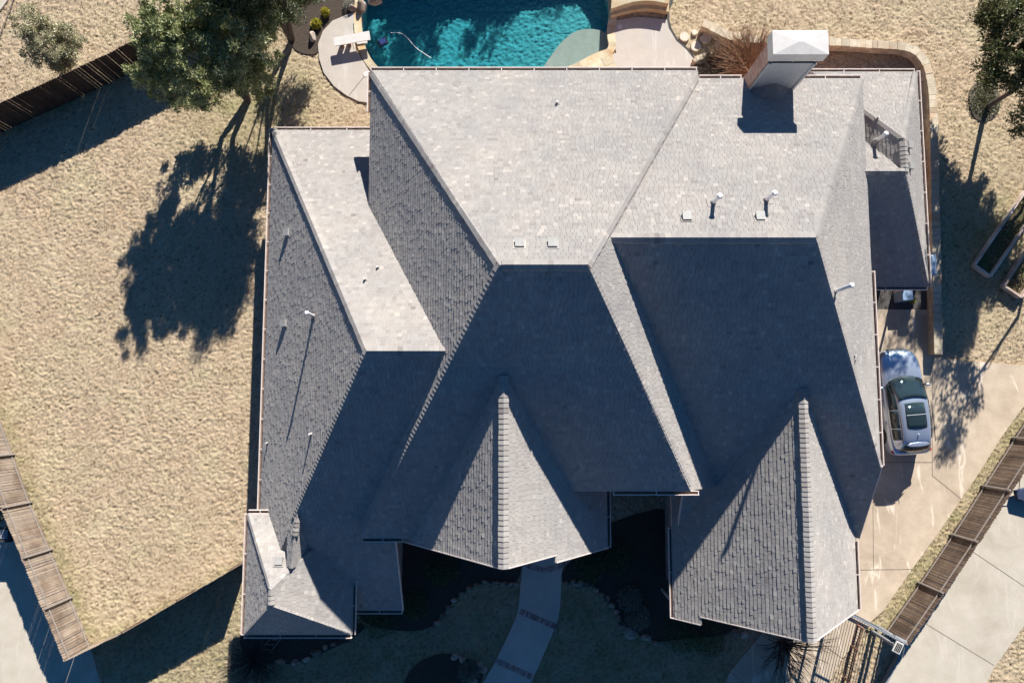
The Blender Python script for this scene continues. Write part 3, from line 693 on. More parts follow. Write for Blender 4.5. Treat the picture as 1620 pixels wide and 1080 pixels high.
CAPS = [
 ('A', zA(A_W, -5.6, 13.2), (-.38, 4.18, 11.4), .14, .02), ('A', zA(A_W, -5.6, -4.95), (-.38, 4.18, 11.4), .14, .02), ('A', zA(A_E, 7.35, 13.0), (2.27, 4.18, 11.4), .14, .02), ('A', zA(A_E, 6.4, -2.9), (2.27, 4.18, 11.4), .14, .02), ('A', (2.27, 4.18, 11.4), (-.38, 4.18, 11.4), .16, .05),
 ('B', zA(B_E, 13.95, 12.9), (9.6, 5.25, 10.4), .14, .02), ('B', zA(B_E, 13.95, -2.35), (9.6, 5.25, 10.4), .14, .02), ('B', (9.6, 5.25, 10.4), (3.13, 5.25, 10.4), .16, .05),
 ('C', (-.27, -5.2, 9.3), (-.27, 1.0, 9.3), .17, .06), ('D', (10.32, -8.12, 7.3), (10.32, .7, 7.3), .17, .06),
 ('L', zA(L_W, -10.38, 11.93), (-4.76, 1.75, 9.3), .14, .02), ('L', zA(L_W, -8.2, -4.25), (-4.76, 1.75, 9.3), .14, .02), ('L', (-4.76, 1.75, 9.3), (-2.1, 1.75, 9.3), .16, .05),
 ('G', zA(G_W, -10.6, -4.42), (-8.96, -6.84, 5.4), .12, .015), ('G', zA(G_W, -10.6, -9.05), (-8.96, -7.42, 5.4), .12, .015), ('G', zA(G_E, -6.45, -9.0), (-8.96, -7.42, 5.4), .12, .015), ('G', zA(G_E, -7.7, -5.55), (-8.96, -6.84, 5.4), .12, .015), ('G', (-8.96, -7.4, 5.4), (-8.96, -6.86, 5.4), .12, .02), ('G', (-8.16, -4.9, 5.33), (-8.05, -4.15, 5.44), .11, .015),
 ('F', zA(F_E, 17.6, 14.4), (15.45, 10.45, 5.42), .12, .015), ('F', zA(F_W, 14.0, 13.0), (15.45, 10.45, 5.42), .12, .015), ('F', zA(F_E, 17.6, 5.1), (15.45, 9.1, 5.42), .12, .015), ('F', (15.45, 9.1, 5.42), (15.45, 10.45, 5.42), .15, .04), ('F', (15.4, 9.1, 5.46), (13.2, 9.1, 5.46), .15, .03)]
for k, a, b, w, lf in CAPS:
    mb = MB(); caps(mb, a, b, w, lf); mb.build('ridge_cap', M['shingle'], roofs[RI[k]])

# brick walls
def walls():
    mb = MB()
    for _, blocks in WINGS:
        for foot, planes, wr in blocks:
            if not wr: continue
            x0, x1, y0, y1 = wr; C = [(x0, y0), (x1, y0), (x1, y1), (x0, y1)]
            for i in range(4):
                a, b = C[i], C[(i + 1) % 4]; L = math.hypot(b[0] - a[0], b[1] - a[1]); n = max(1, int(L / .4))
                for k in range(n):
                    t0, t1 = k / n, (k + 1) / n
                    p = (a[0] + (b[0] - a[0]) * t0, a[1] + (b[1] - a[1]) * t0); q = (a[0] + (b[0] - a[0]) * t1, a[1] + (b[1] - a[1]) * t1)
                    zp = min(hz(P, *p) for P in planes) - .2; zq = min(hz(P, *q) for P in planes) - .2
                    if min(zp, zq) < .3: continue
                    mb.face([(p[0], p[1], -.1), (q[0], q[1], -.1), (q[0], q[1], zq), (p[0], p[1], zp)], .5, [(L * t0, 0), (L * t1, 0), (L * t1, zq), (L * t0, zp)])
    o = mb.build('brick_wall', M['brick'], house); return o
WALL = walls()
# windows and doors on the walls that can be seen from the side
def opening(name, c, nrm, w, h, mat_pane, sill=True):
    c = Vector(c); n = Vector(nrm); s = Vector((-n.y, n.x, 0)); up = Vector((0, 0, 1))
    f = MB()
    for sx in (-1, 1): f.beam(c + s * sx * (w / 2) - up * h / 2 + n * .03, c + s * sx * (w / 2) + up * h / 2 + n * .03, .08, .08, .5)
    for sz in (-1, 1): f.beam(c + up * sz * h / 2 - s * (w / 2 + .04) + n * .033, c + up * sz * h / 2 + s * (w / 2 + .04) + n * .033, .09, .09, .5)
    f.beam(c - up * h / 2 + n * .03, c + up * h / 2 + n * .03, .04, .05, .5)
    o = f.build(name, M['fascia'], house)
    p = MB(); a = c + n * .012
    p.face([a - s * w / 2 - up * h / 2, a + s * w / 2 - up * h / 2, a + s * w / 2 + up * h / 2, a - s * w / 2 + up * h / 2], .5); p.build('pane', mat_pane, o)
glass, gn, gl_, gb = newmat('window_glass'); gb.inputs['Base Color'].default_value = (.02, .03, .04, 1); gb.inputs['Roughness'].default_value = .05
door_m = simple('door_wood', (.10, .05, .03), (.18, .10, .06), 9, .5, .1, .002)
for x, y, n_, w, h, z in [(13.56, 8.0, (1, 0, 0), 1.2, 1.4, 1.9), (-9.91, 6, (-1, 0, 0), 1.2, 1.5, 1.6), (-9.91, 0, (-1, 0, 0), 1.2, 1.5, 1.6), (3.0, 12.91, (0, 1, 0), 1.8, 2.0, 1.6), (-2.5, 12.91, (0, 1, 0), 1.8, 2.0, 1.6), (5.0, -2.71, (0, -1, 0), 1.4, 1.8, 1.9), (8.4, -7.71, (0, -1, 0), 1.3, 1.7, 1.8), (11.8, -7.71, (0, -1, 0), 1.3, 1.7, 1.8), (-6.0, -8.01, (0, -1, 0), .8, 1.5, 1.8)]:
    opening('window', (x, y, z), n_, w, h, glass)
opening('front_door', (-.3, -4.71, 1.35), (0, -1, 0), 1.6, 2.5, door_m)
opening('garage_door', (13.56, -1.2, 1.25), (1, 0, 0), 4.8, 2.3, M['fascia'])
opening('garage_door', (13.31, -6.0, 1.25), (1, 0, 0), 2.6, 2.3, M['fascia'])

# gutters: a run along each eave, white-pink lip, dark trough, straps
def gutter(a, b, out, brk=1.25, w=.13):
    a, b = Vector(a), Vector(b); d = b - a; L = d.length; d /= L; o = Vector((*out, 0)).normalized(); z = Vector((0, 0, 1))
    a = a - z * .05; b = b - z * .05
    mb = MB()
    def bar(off, zz, ww, hh, m): m.beam(a + o * off + z * zz, b + o * off + z * zz, ww, hh, .5)
    bar(w, .0, .03, .12, mb); bar(.008, -.02, .014, .10, mb)
    k = max(1, int(L / brk))
    for i in range(k + 1):
        p = a + d * (L * (i + .5 * (k < 2)) / k if k else 0) + z * .045
        if (p - a).length > L - .02: p = b - d * .03 + z * .045
        mb.beam(p, p + o * w, .032, .012)
    g = mb.build('gutter', M['gutter'], house)
    mb = MB(); bar(w / 2 + .005, -.05, w - .02, .02, mb); mb.build('trough', M['gutter_in'], g)
def eave(pl_, p, q, out): gutter(zA(pl_, *p), zA(pl_, *q), out)
eave(A_N, (-5.63, 13.28), (7.4, 13.28), (0, 1)); eave(A_W, (-5.63, 11.6), (-5.63, 13.28), (-1, 0)); eave(A_S, (-5.63, -5.0), (-4.1, -5.0), (0, -1))
eave(A_S, (3.66, -3.1), (6.75, -3.1), (0, -1)); eave(C_E, (3.66, -3.15), (3.66, -5.45), (1, 0)); eave(C_W, (-4.16, -5.05), (-4.16, -5.2), (-1, 0))
eave(B_N, (7.5, 13.0), (9.2, 13.0), (0, 1)); eave(B_N, (11.1, 13.0), (14.0, 13.0), (0, 1)); eave(B_E, (14.0, -2.3), (14.0, 5.2), (1, 0))
eave(D_W, (6.42, -8.42), (6.42, -4.9), (-1, 0)); eave(D_E, (13.76, -8.12), (13.76, -5.4), (1, 0))
eave(L_N, (-10.41, 11.98), (-5.66, 11.98), (0, 1)); eave(L_W, (-10.41, -4.35), (-10.41, 11.98), (-1, 0)); eave(L_S, (-6.4, -8.42), (-4.5, -8.42), (0, -1))
eave(G_N, (-10.65, -4.37), (-9.7, -4.37), (0, 1)); eave(G_W, (-10.65, -9.1), (-10.65, -4.37), (-1, 0)); eave(G_S, (-10.65, -9.1), (-6.37, -9.1), (0, -1)); eave(G_E, (-6.37, -9.1), (-6.37, -6.85), (1, 0))
eave(F_N, (13.0, 14.53), (17.68, 14.53), (0, 1)); eave(F_E, (17.68, 5.0), (17.68, 14.53), (1, 0)); eave(F_S, (14.1, 5.0), (17.68, 5.0), (0, -1))
def gable_trim(p, q, out):
    mb = MB(); p, q = Vector(p), Vector(q); o = Vector((*out, 0)); z = Vector((0, 0, 1))
    mb.beam(p + o * .02 - z * .07, q + o * .02 - z * .07, .03, .16, .5); mb.build('rake_board', M['fascia'], house)
for pl_, x0, x1, y in ((C_W, -4.16, -.27, -5.2), (C_E, -.27, 1.5, -5.2), (C_E, 1.5, 3.66, -5.45), (D_W, 7.3, 10.32, -8.12), (D_W, 6.42, 7.3, -8.42), (D_E, 10.32, 13.76, -8.12)):
    gable_trim(zA(pl_, x0, y), zA(pl_, x1, y), (0, -1))
gable_trim(zA(L_S, -4.5, -8.42), zA(L_S, -4.5, -4.9), (1, 0)); gable_trim(zA(B_S, 6.65, -4.88), zA(B_S, 6.65, -3.2), (-1, 0)); gable_trim(zA(B_S, 14.0, -5.35), zA(B_S, 14.0, -2.3), (1, 0))
# downspouts
for x, y, z in ((-10.3, -8.9, 2.7), (3.6, -3.2, 4.4), (6.7, -8.2, 3.3), (13.9, 5.0, 5.0), (17.75, 5.2, 2.7), (13.85, -8.0, 3.3)):
    mb = MB(); mb.box((x, y, z / 2), (.09, .09, z)); mb.build('downspout', M['gutter'], house)

# chimney
def chimney():
    x0, x1, y0, y1, zt = 9.28, 11.02, 12.3, 13.05, 7.85
    mb = MB(); h = 9
    def wall(p, q, z0):
        L = math.hypot(q[0] - p[0], q[1] - p[1]); mb.face([(p[0], p[1], z0), (q[0], q[1], z0), (q[0], q[1], zt), (p[0], p[1], zt)], .5, [(0, z0), (L, z0), (L, zt), (0, zt)])
    wall((x1, y1), (x0, y1), -.1); wall((x0, y1), (x0, y0 + .001), -.1); wall((x1, y0 + .001), (x1, y1), -.1)
    ch = mb.build('chimney', M['brick'], house)
    mb = MB(); mb.box(((x0 + x1) / 2, y0 + .02, 6.4), (x1 - x0 - .16, .05, 2.9)); mb.build('siding_panel', M['siding'], ch)
    for x in (x0 + .05, x1 - .05): mb = MB(); mb.box((x, y0, 6.4), (.1, .1, 2.9), bev=0); mb.build('corner_board', M['siding'], ch)
    mb = MB(); mb.box(((x0 + x1) / 2, (y0 + y1) / 2, zt + .0), (x1 - x0 - .02, y1 - y0 - .02, .06)); mb.build('crown', M['black'], ch)
    for x in (x0 + .08, (x0 + x1) / 2, x1 - .08):
        for y in (y0 + .06, y1 - .06): mb = MB(); mb.box((x, y, zt + .15), (.05, .05, .34)); mb.build('leg', M['white_metal'], ch)
    a0, a1, b0, b1, z0, z1 = 9.17, 11.13, 12.24, 13.12, 8.1, 8.6
    mb = MB(); C = [(a0, b0), (a1, b0), (a1, b1), (a0, b1)]
    for i in range(4):
        p, q = C[i], C[(i + 1) % 4]; mb.face([(*p, z0), (*q, z0), (*q, z1), (*p, z1)])
    mb.face([(*p, z0) for p in C][::-1]); ap0, ap1 = ((a0 + a1) / 2 - .06, (b0 + b1) / 2, z1 + .06), ((a0 + a1) / 2 + .06, (b0 + b1) / 2, z1 + .06)
    T = [(*p, z1) for p in C]; mb.face([T[0], T[1], ap1, ap0]); mb.face([T[1], T[2], ap1]); mb.face([T[2], T[3], ap0, ap1]); mb.face([T[3], T[0], ap0])
    mb.build('chimney_cap', M['white_metal'], ch)
    # cricket behind the chimney
    s = MB(); zz = hz(B_N, 10, y0); m = (x0 + x1) / 2
    shingle_plane(s, (zz + .55 + .62 * m, -.62, 0), clip(clip([(m, y0), (x1 + .1, y0), (m, y0 - .95)], lambda v: v[0] - m + 1e-6), lambda v: v[0] - m + 1e-6), 5)
    shingle_plane(s, (zz + .55 - .62 * m, .62, 0), [(x0 - .1, y0), (m, y0), (m, y0 - .95)], 6)
    s.build('cricket', M['shingle'], ch)
chimney()

# roof vents
def vent_pipe(u, v, h, r, big=True):
    p, pl_ = RP(u, v); root_n = 'vent_pipe'
    mb = MB(); mb.tube([p - Vector((0, 0, .1)), p + Vector((0, 0, h))], r, 12); o = mb.build(root_n, M['pvc'], house, smooth=False)
    n = Vector((-pl_[1], -pl_[2], 1)).normalized(); q = n.to_track_quat('Z', 'Y')
    mb = MB(); k = 4 * r if big else 3.2 * r
    C = [p + n * .03 + q @ Vector((x * k * .8, y * k * .8, 0)) for x, y in ((-1, -1), (1, -1), (1, 1), (-1, 1))]
    mb.face(C); mb.face([c - n * .02 for c in C][::-1]); mb.tube([p - Vector((0, 0, .05)), p + Vector((0, 0, .14))], [r * 1.9, r * 1.2], 12); mb.build('flashing', M['shingle'], o)
    if big:
        mb = MB(); t = p + Vector((0, 0, h)); mb.tube([t, t + Vector((0, 0, .05)), t + Vector((0, 0, .1))], [r * 1.25, r * 1.5, r * .9], 14)
        mb.build('rain_cap', M['pvc'], o)
for a in [(1128, 321, .72, .065), (1211.5, 317, .76, .065), (1386, 223, .72, .07), (1320, 461, 1.15, .06), (497, 500, .9, .055)]: vent_pipe(*a)
for a in [(493, 686, .34, .032), (424, 700, .24, .025), (578, 442, .2, .03), (598, 423, .18, .028), (881, 164, .22, .035), (1351, 563, .16, .022), (1387, 188, .2, .03), (1352, 570, .12, .02)]: vent_pipe(*a, big=False)
def box_vent(u, v, s=.28, h=.13):
    p, pl_ = RP(u, v); n = Vector((-pl_[1], -pl_[2], 1)).normalized(); ud = Vector((0, 0, 1)).cross(n).normalized(); vd = n.cross(ud)
    mb = MB(); f = lambda x, y, z: p + ud * x + vd * y + n * z
    a = s / 2; A = [f(-a, -a, 0), f(a, -a, 0), f(a, a, 0), f(-a, a, 0)]; Bq = [f(-a, -a, h + .05), f(a, -a, h + .05), f(a, a, h * .6), f(-a, a, h * .6)]
    mb.face(Bq)
    for i in range(4): mb.face([A[i], A[(i + 1) % 4], Bq[(i + 1) % 4], Bq[i]])
    o = mb.build('box_vent', M['vent'], house)
    mb = MB(); k = s * .72; mb.face([f(-k, -k, .028), f(k, -k, .028), f(k, k, .028), f(-k, k, .028)]); mb.build('flange', M['shingle'], o)
for a in [(456, 368), (452, 511), (822, 387), (874, 387), (1086, 345), (1202, 345), (442, 889), (1436, 230, .26), (1438, 263, .26)]: box_vent(*a)

# ------------------------------------------------------------------ fences
def fence(name, pts, h, label, mat, rails_side=0, bay=2.44, pk=.135, gap=.006, thick=.018, jit=.02, group=None):
    """pts: world ground points; pickets in bays between posts, rails on one side"""
    P = [Vector((p[0], p[1], 0)) for p in pts]
    root = empty(name, P[0], label, 'fence', group)
    seg = []; tot = 0
    for a, b in zip(P[:-1], P[1:]): seg.append((tot, a, b, (b - a).length)); tot += (b - a).length
    def at(t):
        for s0, a, b, L in seg:
            if t <= s0 + L + 1e-6: return a + (b - a) * ((t - s0) / L), (b - a).normalized()
        return b, (b - a).normalized()
    nb = max(1, round(tot / bay))
    for i in range(nb):
        t0, t1 = tot * i / nb, tot * (i + 1) / nb
        mb = MB(); t = t0 + gap; off = random.uniform(-.03, .03)
        while t + pk * .6 < t1:
            w = pk * random.uniform(.94, 1.04); c, d = at(t + w / 2); s = Vector((-d.y, d.x, 0)); hh = h + off + random.uniform(-jit, jit)
            g = gap * random.choice((0.4, 1, 1, 1.6, 2.6)); lean = random.uniform(-.008, .008)
            a = math.atan2(d.y, d.x); k = random.random()
            M3 = Matrix.Rotation(a, 3, 'Z'); cc = c + s * lean
            hw = w / 2; ht = thick / 2; dg = .03
            prof = [(-hw, 0), (hw, 0), (hw, hh - dg), (hw - dg, hh), (-hw + dg, hh), (-hw, hh - dg)]
            F = [cc + M3 @ Vector((x, -ht, z - (.06 if z == 0 else 0))) for x, z in prof]; Bk = [cc + M3 @ Vector((x, ht, z - (.06 if z == 0 else 0))) for x, z in prof]
            mb.face(F, k); mb.face(Bk[::-1], k)
            for q in range(6): mb.face([F[q], Bk[q], Bk[(q + 1) % 6], F[(q + 1) % 6]], k)
            t += w + g
        mb.build('picket_panel', mat, root)
        if rails_side:
            for z in (.16, h - .3):
                mb = MB(); a, da = at(t0); b, db = at(t1); s = Vector((-da.y, da.x, 0)) * rails_side * .035; s2 = Vector((-db.y, db.x, 0)) * rails_side * .035
                mb.beam(a + s + Vector((0, 0, z)), b + s2 + Vector((0, 0, z)), .03, .05); mb.build('rail', M['rail'], root)
    for i in range(nb + 1):
        a, d = at(tot * i / nb); s = Vector((-d.y, d.x, 0)) * (rails_side or .6) * .075
        mb = MB(); mb.box((a.x + s.x, a.y + s.y, h * .49), (.07, .07, h * .98), math.atan2(d.y, d.x)); mb.build('post', M['rail'] if rails_side else M['fence_dark'], root)
    return root
g2 = lambda px: [tuple(W(u, v)[:2]) for u, v in px]
fence('wood_fence', g2(FENCE_NW), 1.85, 'dark shaded board fence crossing the upper left corner', M['fence_shaded'], 0)
fence('wood_fence', g2(FENCE_SW), 1.85, 'weathered brown board fence with two rails along the lower left driveway', M['fence'], 1, gap=.010, pk=.10)
fence('wood_fence', g2(FENCE_S), 1.85, 'board fence seen edge-on from the lower left corner to the house', M['fence'], 0)
fence('wood_fence', g2(FENCE_SE)[::-1], 1.85, 'dark brown board fence with cross rails along the right driveway', M['fence_dark'], 1, gap=.010, pk=.10)
def low_rail():
    P = [W(1420, 1034), W(1394, 1082), W(1374, 1122)]; root = empty('metal_edging', P[0], 'low blue grey metal edging running down from the solar lamp post', 'edging')
    for a, b in zip(P[:-1], P[1:]):
        mb = MB(); mb.beam(a + Vector((0, 0, .11)), b + Vector((0, 0, .11)), .16, .22); mb.build('edge_board', M['grey_metal'], root)
        mb = MB(); mb.beam(a + Vector((-.12, 0, .30)), b + Vector((-.12, 0, .30)), .04, .04); mb.build('rail', M['rail'], root)
        mb = MB(); mb.box((a.x - .12, a.y, .16), (.06, .06, .34)); mb.build('post', M['grey_metal'], root)
low_rail()

def iron_gate():
    a, b = W(1314, 952), W(1388, 990); root = empty('iron_gate', a, 'grey iron picket gate between the house corner and the right fence', 'gate')
    d = (b - a); L = d.length; d /= L
    for z, w in ((1.95, .09), (1.72, .05), (.18, .06)):
        mb = MB(); mb.beam(a + Vector((0, 0, z)), b + Vector((0, 0, z)), w, w); mb.build('rail', M['grey_metal'], root)
    mb = MB(); n = int(L / .115)
    for i in range(n + 1):
        p = a + d * (i * L / n); mb.beam(p + Vector((0, 0, .1)), p + Vector((0, 0, 2.0)), .022, .022)
    mb.build('pickets', M['black'], root)
    for t in (0, 1):
        p = a + d * L * t; mb = MB(); mb.box((p.x, p.y, 1.05), (.1, .1, 2.1), .5); mb.build('post', M['grey_metal'], root)
    mb = MB(); q = b + d * .1; mb.box((q.x, q.y, 1.62), (.55, .16, .22), math.atan2(d.y, d.x), bev=.02); mb.build('gate_motor', M['grey_metal'], root)
    return root
iron_gate()
def iron_fence():
    pts = [W(1356, 988), W(1346, 1020), W(1334, 1070), W(1322, 1130)]
    root = empty('iron_fence', pts[0], 'low brown metal picket fence running down beside the grass strip', 'fence')
    for a, b in zip(pts[:-1], pts[1:]):
        for z in (.55, .40, .08):
            mb = MB(); mb.beam(a + Vector((0, 0, z)), b + Vector((0, 0, z)), .045, .045); mb.build('rail', M['brown_metal'], root)
        L = (b - a).length; n = int(L / .12); mb = MB()
        for i in range(n):
            p = a + (b - a) * i / n; mb.beam(p, p + Vector((0, 0, .55)), .018, .018)
        mb.build('pickets', M['brown_metal'], root)
        mb = MB(); mb.box((a.x, a.y, .3), (.08, .08, .6)); mb.build('post', M['brown_metal'], root)
iron_fence()
def solar_lamp():
    p = W(1421, 1024, 2.15); root = empty('solar_lamp', (p.x, p.y, 0), 'white framed solar lamp on top of the fence corner post', 'lamp')
    mb = MB(); mb.box((p.x, p.y, 1.05), (.11, .11, 2.1)); mb.build('post', M['grey_metal'], root)
    mb = MB(); mb.box((p.x, p.y, 2.13), (.34, .46, .05), R(-28), bev=.01); f = mb.build('lamp_frame', M['white_metal'], root)
    for i in range(4):
        o = Matrix.Rotation(R(-28), 3, 'Z') @ Vector(((i - 1.5) * .066, 0, 0)); mb = MB(); mb.box((p.x + o.x, p.y + o.y, 2.158), (.05, .36, .006), R(-28)); mb.build('solar_cell', M['black'], f)
solar_lamp()

# ------------------------------------------------------------------ stone walls, stones, timber beds
def stone_wall(name, px, h, w, label, step=.34):
    P = [Vector((*p, 0)) for p in chaikin_open([tuple(W(u, v, h)[:2]) for u, v in px], 2)]
    root_loc = P[0]; mb = MB(); tot = 0; seg = []
    for a, b in zip(P[:-1], P[1:]): seg.append((tot, a, b)); tot += (b - a).length
    def at(t):
        for s0, a, b in seg[::-1]:
            if t >= s0: return a + (b - a).normalized() * (t - s0), (b - a).normalized()
        return P[0], (P[1] - P[0]).normalized()
    rows = max(1, round(h / .2)); rh = h / rows
    for r in range(rows):
        t = -random.random() * step
        while t < tot:
            L = step * random.uniform(.7, 1.35); a, d = at(max(0, t)); b, d2 = at(min(tot, t + L - .012)); s = Vector((-d.y, d.x, 0)); s2 = Vector((-d2.y, d2.x, 0))
            j = random.uniform(-.015, .015); ww = w / 2 + j + (.02 if r == rows - 1 else 0); zj = random.uniform(-.012, .012) if r == rows - 1 else 0
            if t + L > .02 and (b - a).length > .03: mb.prism([a + s * ww, b + s2 * ww, b - s2 * ww, a - s * ww], r * rh, (r + 1) * rh - .008 + zj)
            t += L
    o = mb.build(name, M['stone'], None); return tag(o, label, 'wall')
stone_wall('retaining_wall', [(1112, 36), (1128, 42), (1150, 56), (1180, 62), (1240, 62), (1310, 65), (1380, 70), (1430, 72), (1452, 80), (1464, 96), (1472, 118), (1477, 160), (1479, 250), (1481, 350), (1483, 450), (1485, 560)], .55, .34, 'cream limestone retaining wall curving round the right side of the house')
stone_wall('planter_wall', [(1098, 96), (1108, 90), (1120, 86), (1134, 86), (1146, 91), (1154, 99), (1158, 112)], .4, .2, 'short curved white stone planter edge by the pool deck')
for i, (u, v, r, lb) in enumerate([(1082, 60, .23, 'largest round stepping stone, next to the pool deck edge'), (1098, 53, .14, 'smallest and topmost round stepping stone in the dry grass'), (1116, 62, .25, 'round tan stepping stone right of the others in the dry grass'), (1100, 75, .24, 'lowest round stepping stone in the dry grass'), (1138, 71, .2, 'faint stepping stone beside the brown shrub')]):
    mb = MB(); mb.disc(W(u, v, -.04), r * 1.08, .12, 16, rj=.06); tag(mb.build('stepping_stone', M['pale_stone']), lb, 'stepping stone', 'stepping stones beside the pool deck')

def rock(name, u, v, sx, sy, h, label, cat='rock', group=None, mat='boulder', z0=0.0, seed=0):
    rs = random.Random(seed * 31 + 5); c = W(u, v, z0); bm = bmesh.new(); bmesh.ops.create_icosphere(bm, subdivisions=3, radius=1)
    ph = [Vector((rs.uniform(-1, 1), rs.uniform(-1, 1), rs.uniform(-1, 1))).normalized() for _ in range(9)]; off = [rs.uniform(.62, .95) for _ in ph]
    for q in bm.verts:
        p = q.co.copy()
        for a, o in zip(ph, off):
            e = p.dot(a) - o
            if e > 0: p -= a * e
        q.co = Vector((p.x * sx, p.y * sy, max(-.25, p.z) * h))
    rot = Matrix.Rotation(rs.uniform(0, 3), 3, 'Z'); bmesh.ops.transform(bm, matrix=rot.to_4x4() if sx == sy else Matrix.Identity(4), verts=bm.verts)
    me = bpy.data.meshes.new(name); bm.to_mesh(me); bm.free(); at = me.attributes.new('tint', 'FLOAT', 'FACE'); k = rs.random(); at.data.foreach_set('value', [k] * len(me.polygons))
    me.materials.append(M[mat]); o = bpy.data.objects.new(name, me); o.location = c; col.objects.link(o); return tag(o, label, cat, group)
ORD = ['first', 'second', 'third', 'fourth', 'fifth', 'sixth', 'seventh', 'eighth', 'ninth', 'tenth', 'eleventh', 'twelfth', 'thirteenth', 'fourteenth']
rock('boulder', 573, 10, .22, .32, .45, 'pale round topped boulder at the upper left pool edge', seed=1, group='boulders on the pool edge')
rock('boulder', 593, 2, .36, .22, .4, 'boulder cut by the top of the photo, right of the round topped one', seed=2, group='boulders on the pool edge')
rock('boulder', 495, 60, .2, .28, .35, 'white boulder below the yellow plants', seed=3)
rock('boulder', 558, 14, .25, .2, .3, 'grey boulder touching the top end of the pool deck', seed=4)
EDGE_R = [(897, 922), (907, 920), (917, 921), (926, 924), (935, 927), (942, 933), (951, 940), (960, 946), (968, 957), (974, 967), (978, 977), (982, 988), (988, 996)]
for i, (u, v) in enumerate(EDGE_R):
    rock('edging_stone', u, v, random.uniform(.12, .17), random.uniform(.1, .15), .14, ORD[i] + ' small edging stone from the path along the right front flower bed', 'stone', 'edging stones of the right front bed', 'edge_stone', seed=10 + i)
for i, (u, v, sx, sy, lb) in enumerate([(998, 1001, .34, .28, 'largest flat grey stone at the bottom of the right front flower bed'), (1022, 1008, .24, .17, 'reddish flat stone right of the largest flat grey stone'), (1038, 1016, .17, .12, 'last small flat stone at the right end of the front bed edging'), (979, 979, .15, .13, 'upright grey stone above the largest flat grey stone')]):
    rock('flat_stone', u, v, sx, sy, .13, lb, 'stone', 'flat stones ending the right front bed', 'edge_stone', seed=30 + i)
for i, (u, v) in enumerate([(816, 923), (806, 923), (797, 922), (787, 921), (777, 921), (766, 919), (753, 924), (742, 930), (730, 938), (718, 949), (710, 960), (702, 972), (692, 984), (684, 992)]):
    rock('edging_stone', u, v, random.uniform(.13, .18), random.uniform(.09, .12), .12, ORD[i] + ' small edging stone from the path along the left front flower bed', 'stone', 'edging stones of the left front bed', 'edge_stone', seed=50 + i)
for i, (u, v, sx, sy, lb) in enumerate([(444, 1045, .26, .15, 'leftmost flat edging stone under the lower left roof corner'), (467, 1047, .22, .16, 'second flat edging stone from the left under the lower left roof'), (485, 1042, .2, .13, 'third flat edging stone from the left under the lower left roof'), (500, 1033, .26, .22, 'biggest edging stone under the lower left roof'), (515, 1023, .14, .12, 'small stone right of the biggest one under the lower left roof'), (527, 1018, .12, .09, 'rightmost small stone under the lower left roof')]):
    rock('bed_stone', u, v, sx, sy, .16, lb, 'stone', 'stones under the lower left roof', 'edge_stone', seed=70 + i)
for i, (u, v, lb) in enumerate([(719, 1038, 'pinkish stone left of the ornamental grass'), (731, 1042, 'second pinkish stone left of the ornamental grass'), (758, 1050, 'tan stone above right of the ornamental grass'), (764, 1058, 'largest tan stone right of the ornamental grass'), (749, 1076, 'stone below the ornamental grass')]):
    rock('island_stone', u, v, .2, .17, .16, lb, 'stone', 'stones round the island bed', 'edge_stone', seed=80 + i)
for i, (u, v, lb) in enumerate([(1163, 1000, 'dark stone under the right gable, left one'), (1178, 1003, 'dark stone under the right gable, right one')]):
    rock('bed_stone', u, v, .25, .2, .2, lb, 'stone', 'stones under the right gable', 'edge_stone', seed=90 + i)

def garden_bed(px, h, label, timber):
    P = [W(u, v, h) for u, v in px]; c = P[0]; root = empty('garden_bed', (c.x, c.y, 0), label, 'garden bed', 'timber garden beds')
    for i in range(4):
        a, b = P[i], P[(i + 1) % 4]; mb = MB()
        mb.beam(Vector((a.x, a.y, h / 2)), Vector((b.x, b.y, h / 2)), .09, h); mb.build('board', timber, root)
    mb = MB(); mb.prism([(p.x, p.y) for p in P], .0, .10); mb.build('soil', M['soil'], root)
    return P
tim = wood_mat('grey_timber', (.50, .43, .38), (.78, .68, .62), .1)
BEDS = [garden_bed([(1543, 419), (1567, 436), (1640, 342), (1616, 325)][:0] or [(1543, 419), (1568, 437), (1650, 318), (1625, 300)], .3, 'left long timber garden bed right of the retaining wall', tim),
        garden_bed([(1590, 452), (1617, 470), (1690, 356), (1664, 336)], .32, 'right timber garden bed cut by the edge of the photo', tim)]

# ------------------------------------------------------------------ foliage
def leaves_mesh(C, N, size, asp, mat, name, parent=None, up=.3, tintc=None):
    """C: (n,3) leaf centres, N: (n,3) long directions"""
    n = len(C); rs = np.random
    d = N + rs.normal(0, .45, (n, 3)); d /= np.linalg.norm(d, axis=1)[:, None] + 1e-9
    r = rs.normal(0, 1, (n, 3)); r[:, 2] += up; s = np.cross(d, r); s /= np.linalg.norm(s, axis=1)[:, None] + 1e-9
    L = size * rs.uniform(.6, 1.4, (n, 1)); w = L * asp
    nn = np.cross(s, d)
    v = np.stack([C - d * L * .5, C + s * w * .5 + nn * w * .12, C + d * L * .5, C - s * w * .5 + nn * w * .12], 1).reshape(-1, 3)
    me = bpy.data.meshes.new(name); me.vertices.add(4 * n); me.vertices.foreach_set('co', v.ravel()); me.loops.add(4 * n); me.loops.foreach_set('vertex_index', np.arange(4 * n))
    me.polygons.add(n); me.polygons.foreach_set('loop_start', np.arange(n) * 4); me.update(calc_edges=True)
    t = np.clip(rs.normal(.45, .26, n) + (0 if tintc is None else tintc), 0, 1)
    a = me.attributes.new('tint', 'FLOAT', 'FACE'); a.data.foreach_set('value', t); me.materials.append(mat)
    o = bpy.data.objects.new(name, me); col.objects.link(o)
    if parent is not None: o.parent = parent; o.matrix_parent_inverse = Matrix.Translation(-parent.location)
    return o
def rnd_dir(n):
    v = np.random.normal(0, 1, (n, 3)); return v / np.linalg.norm(v, axis=1)[:, None]
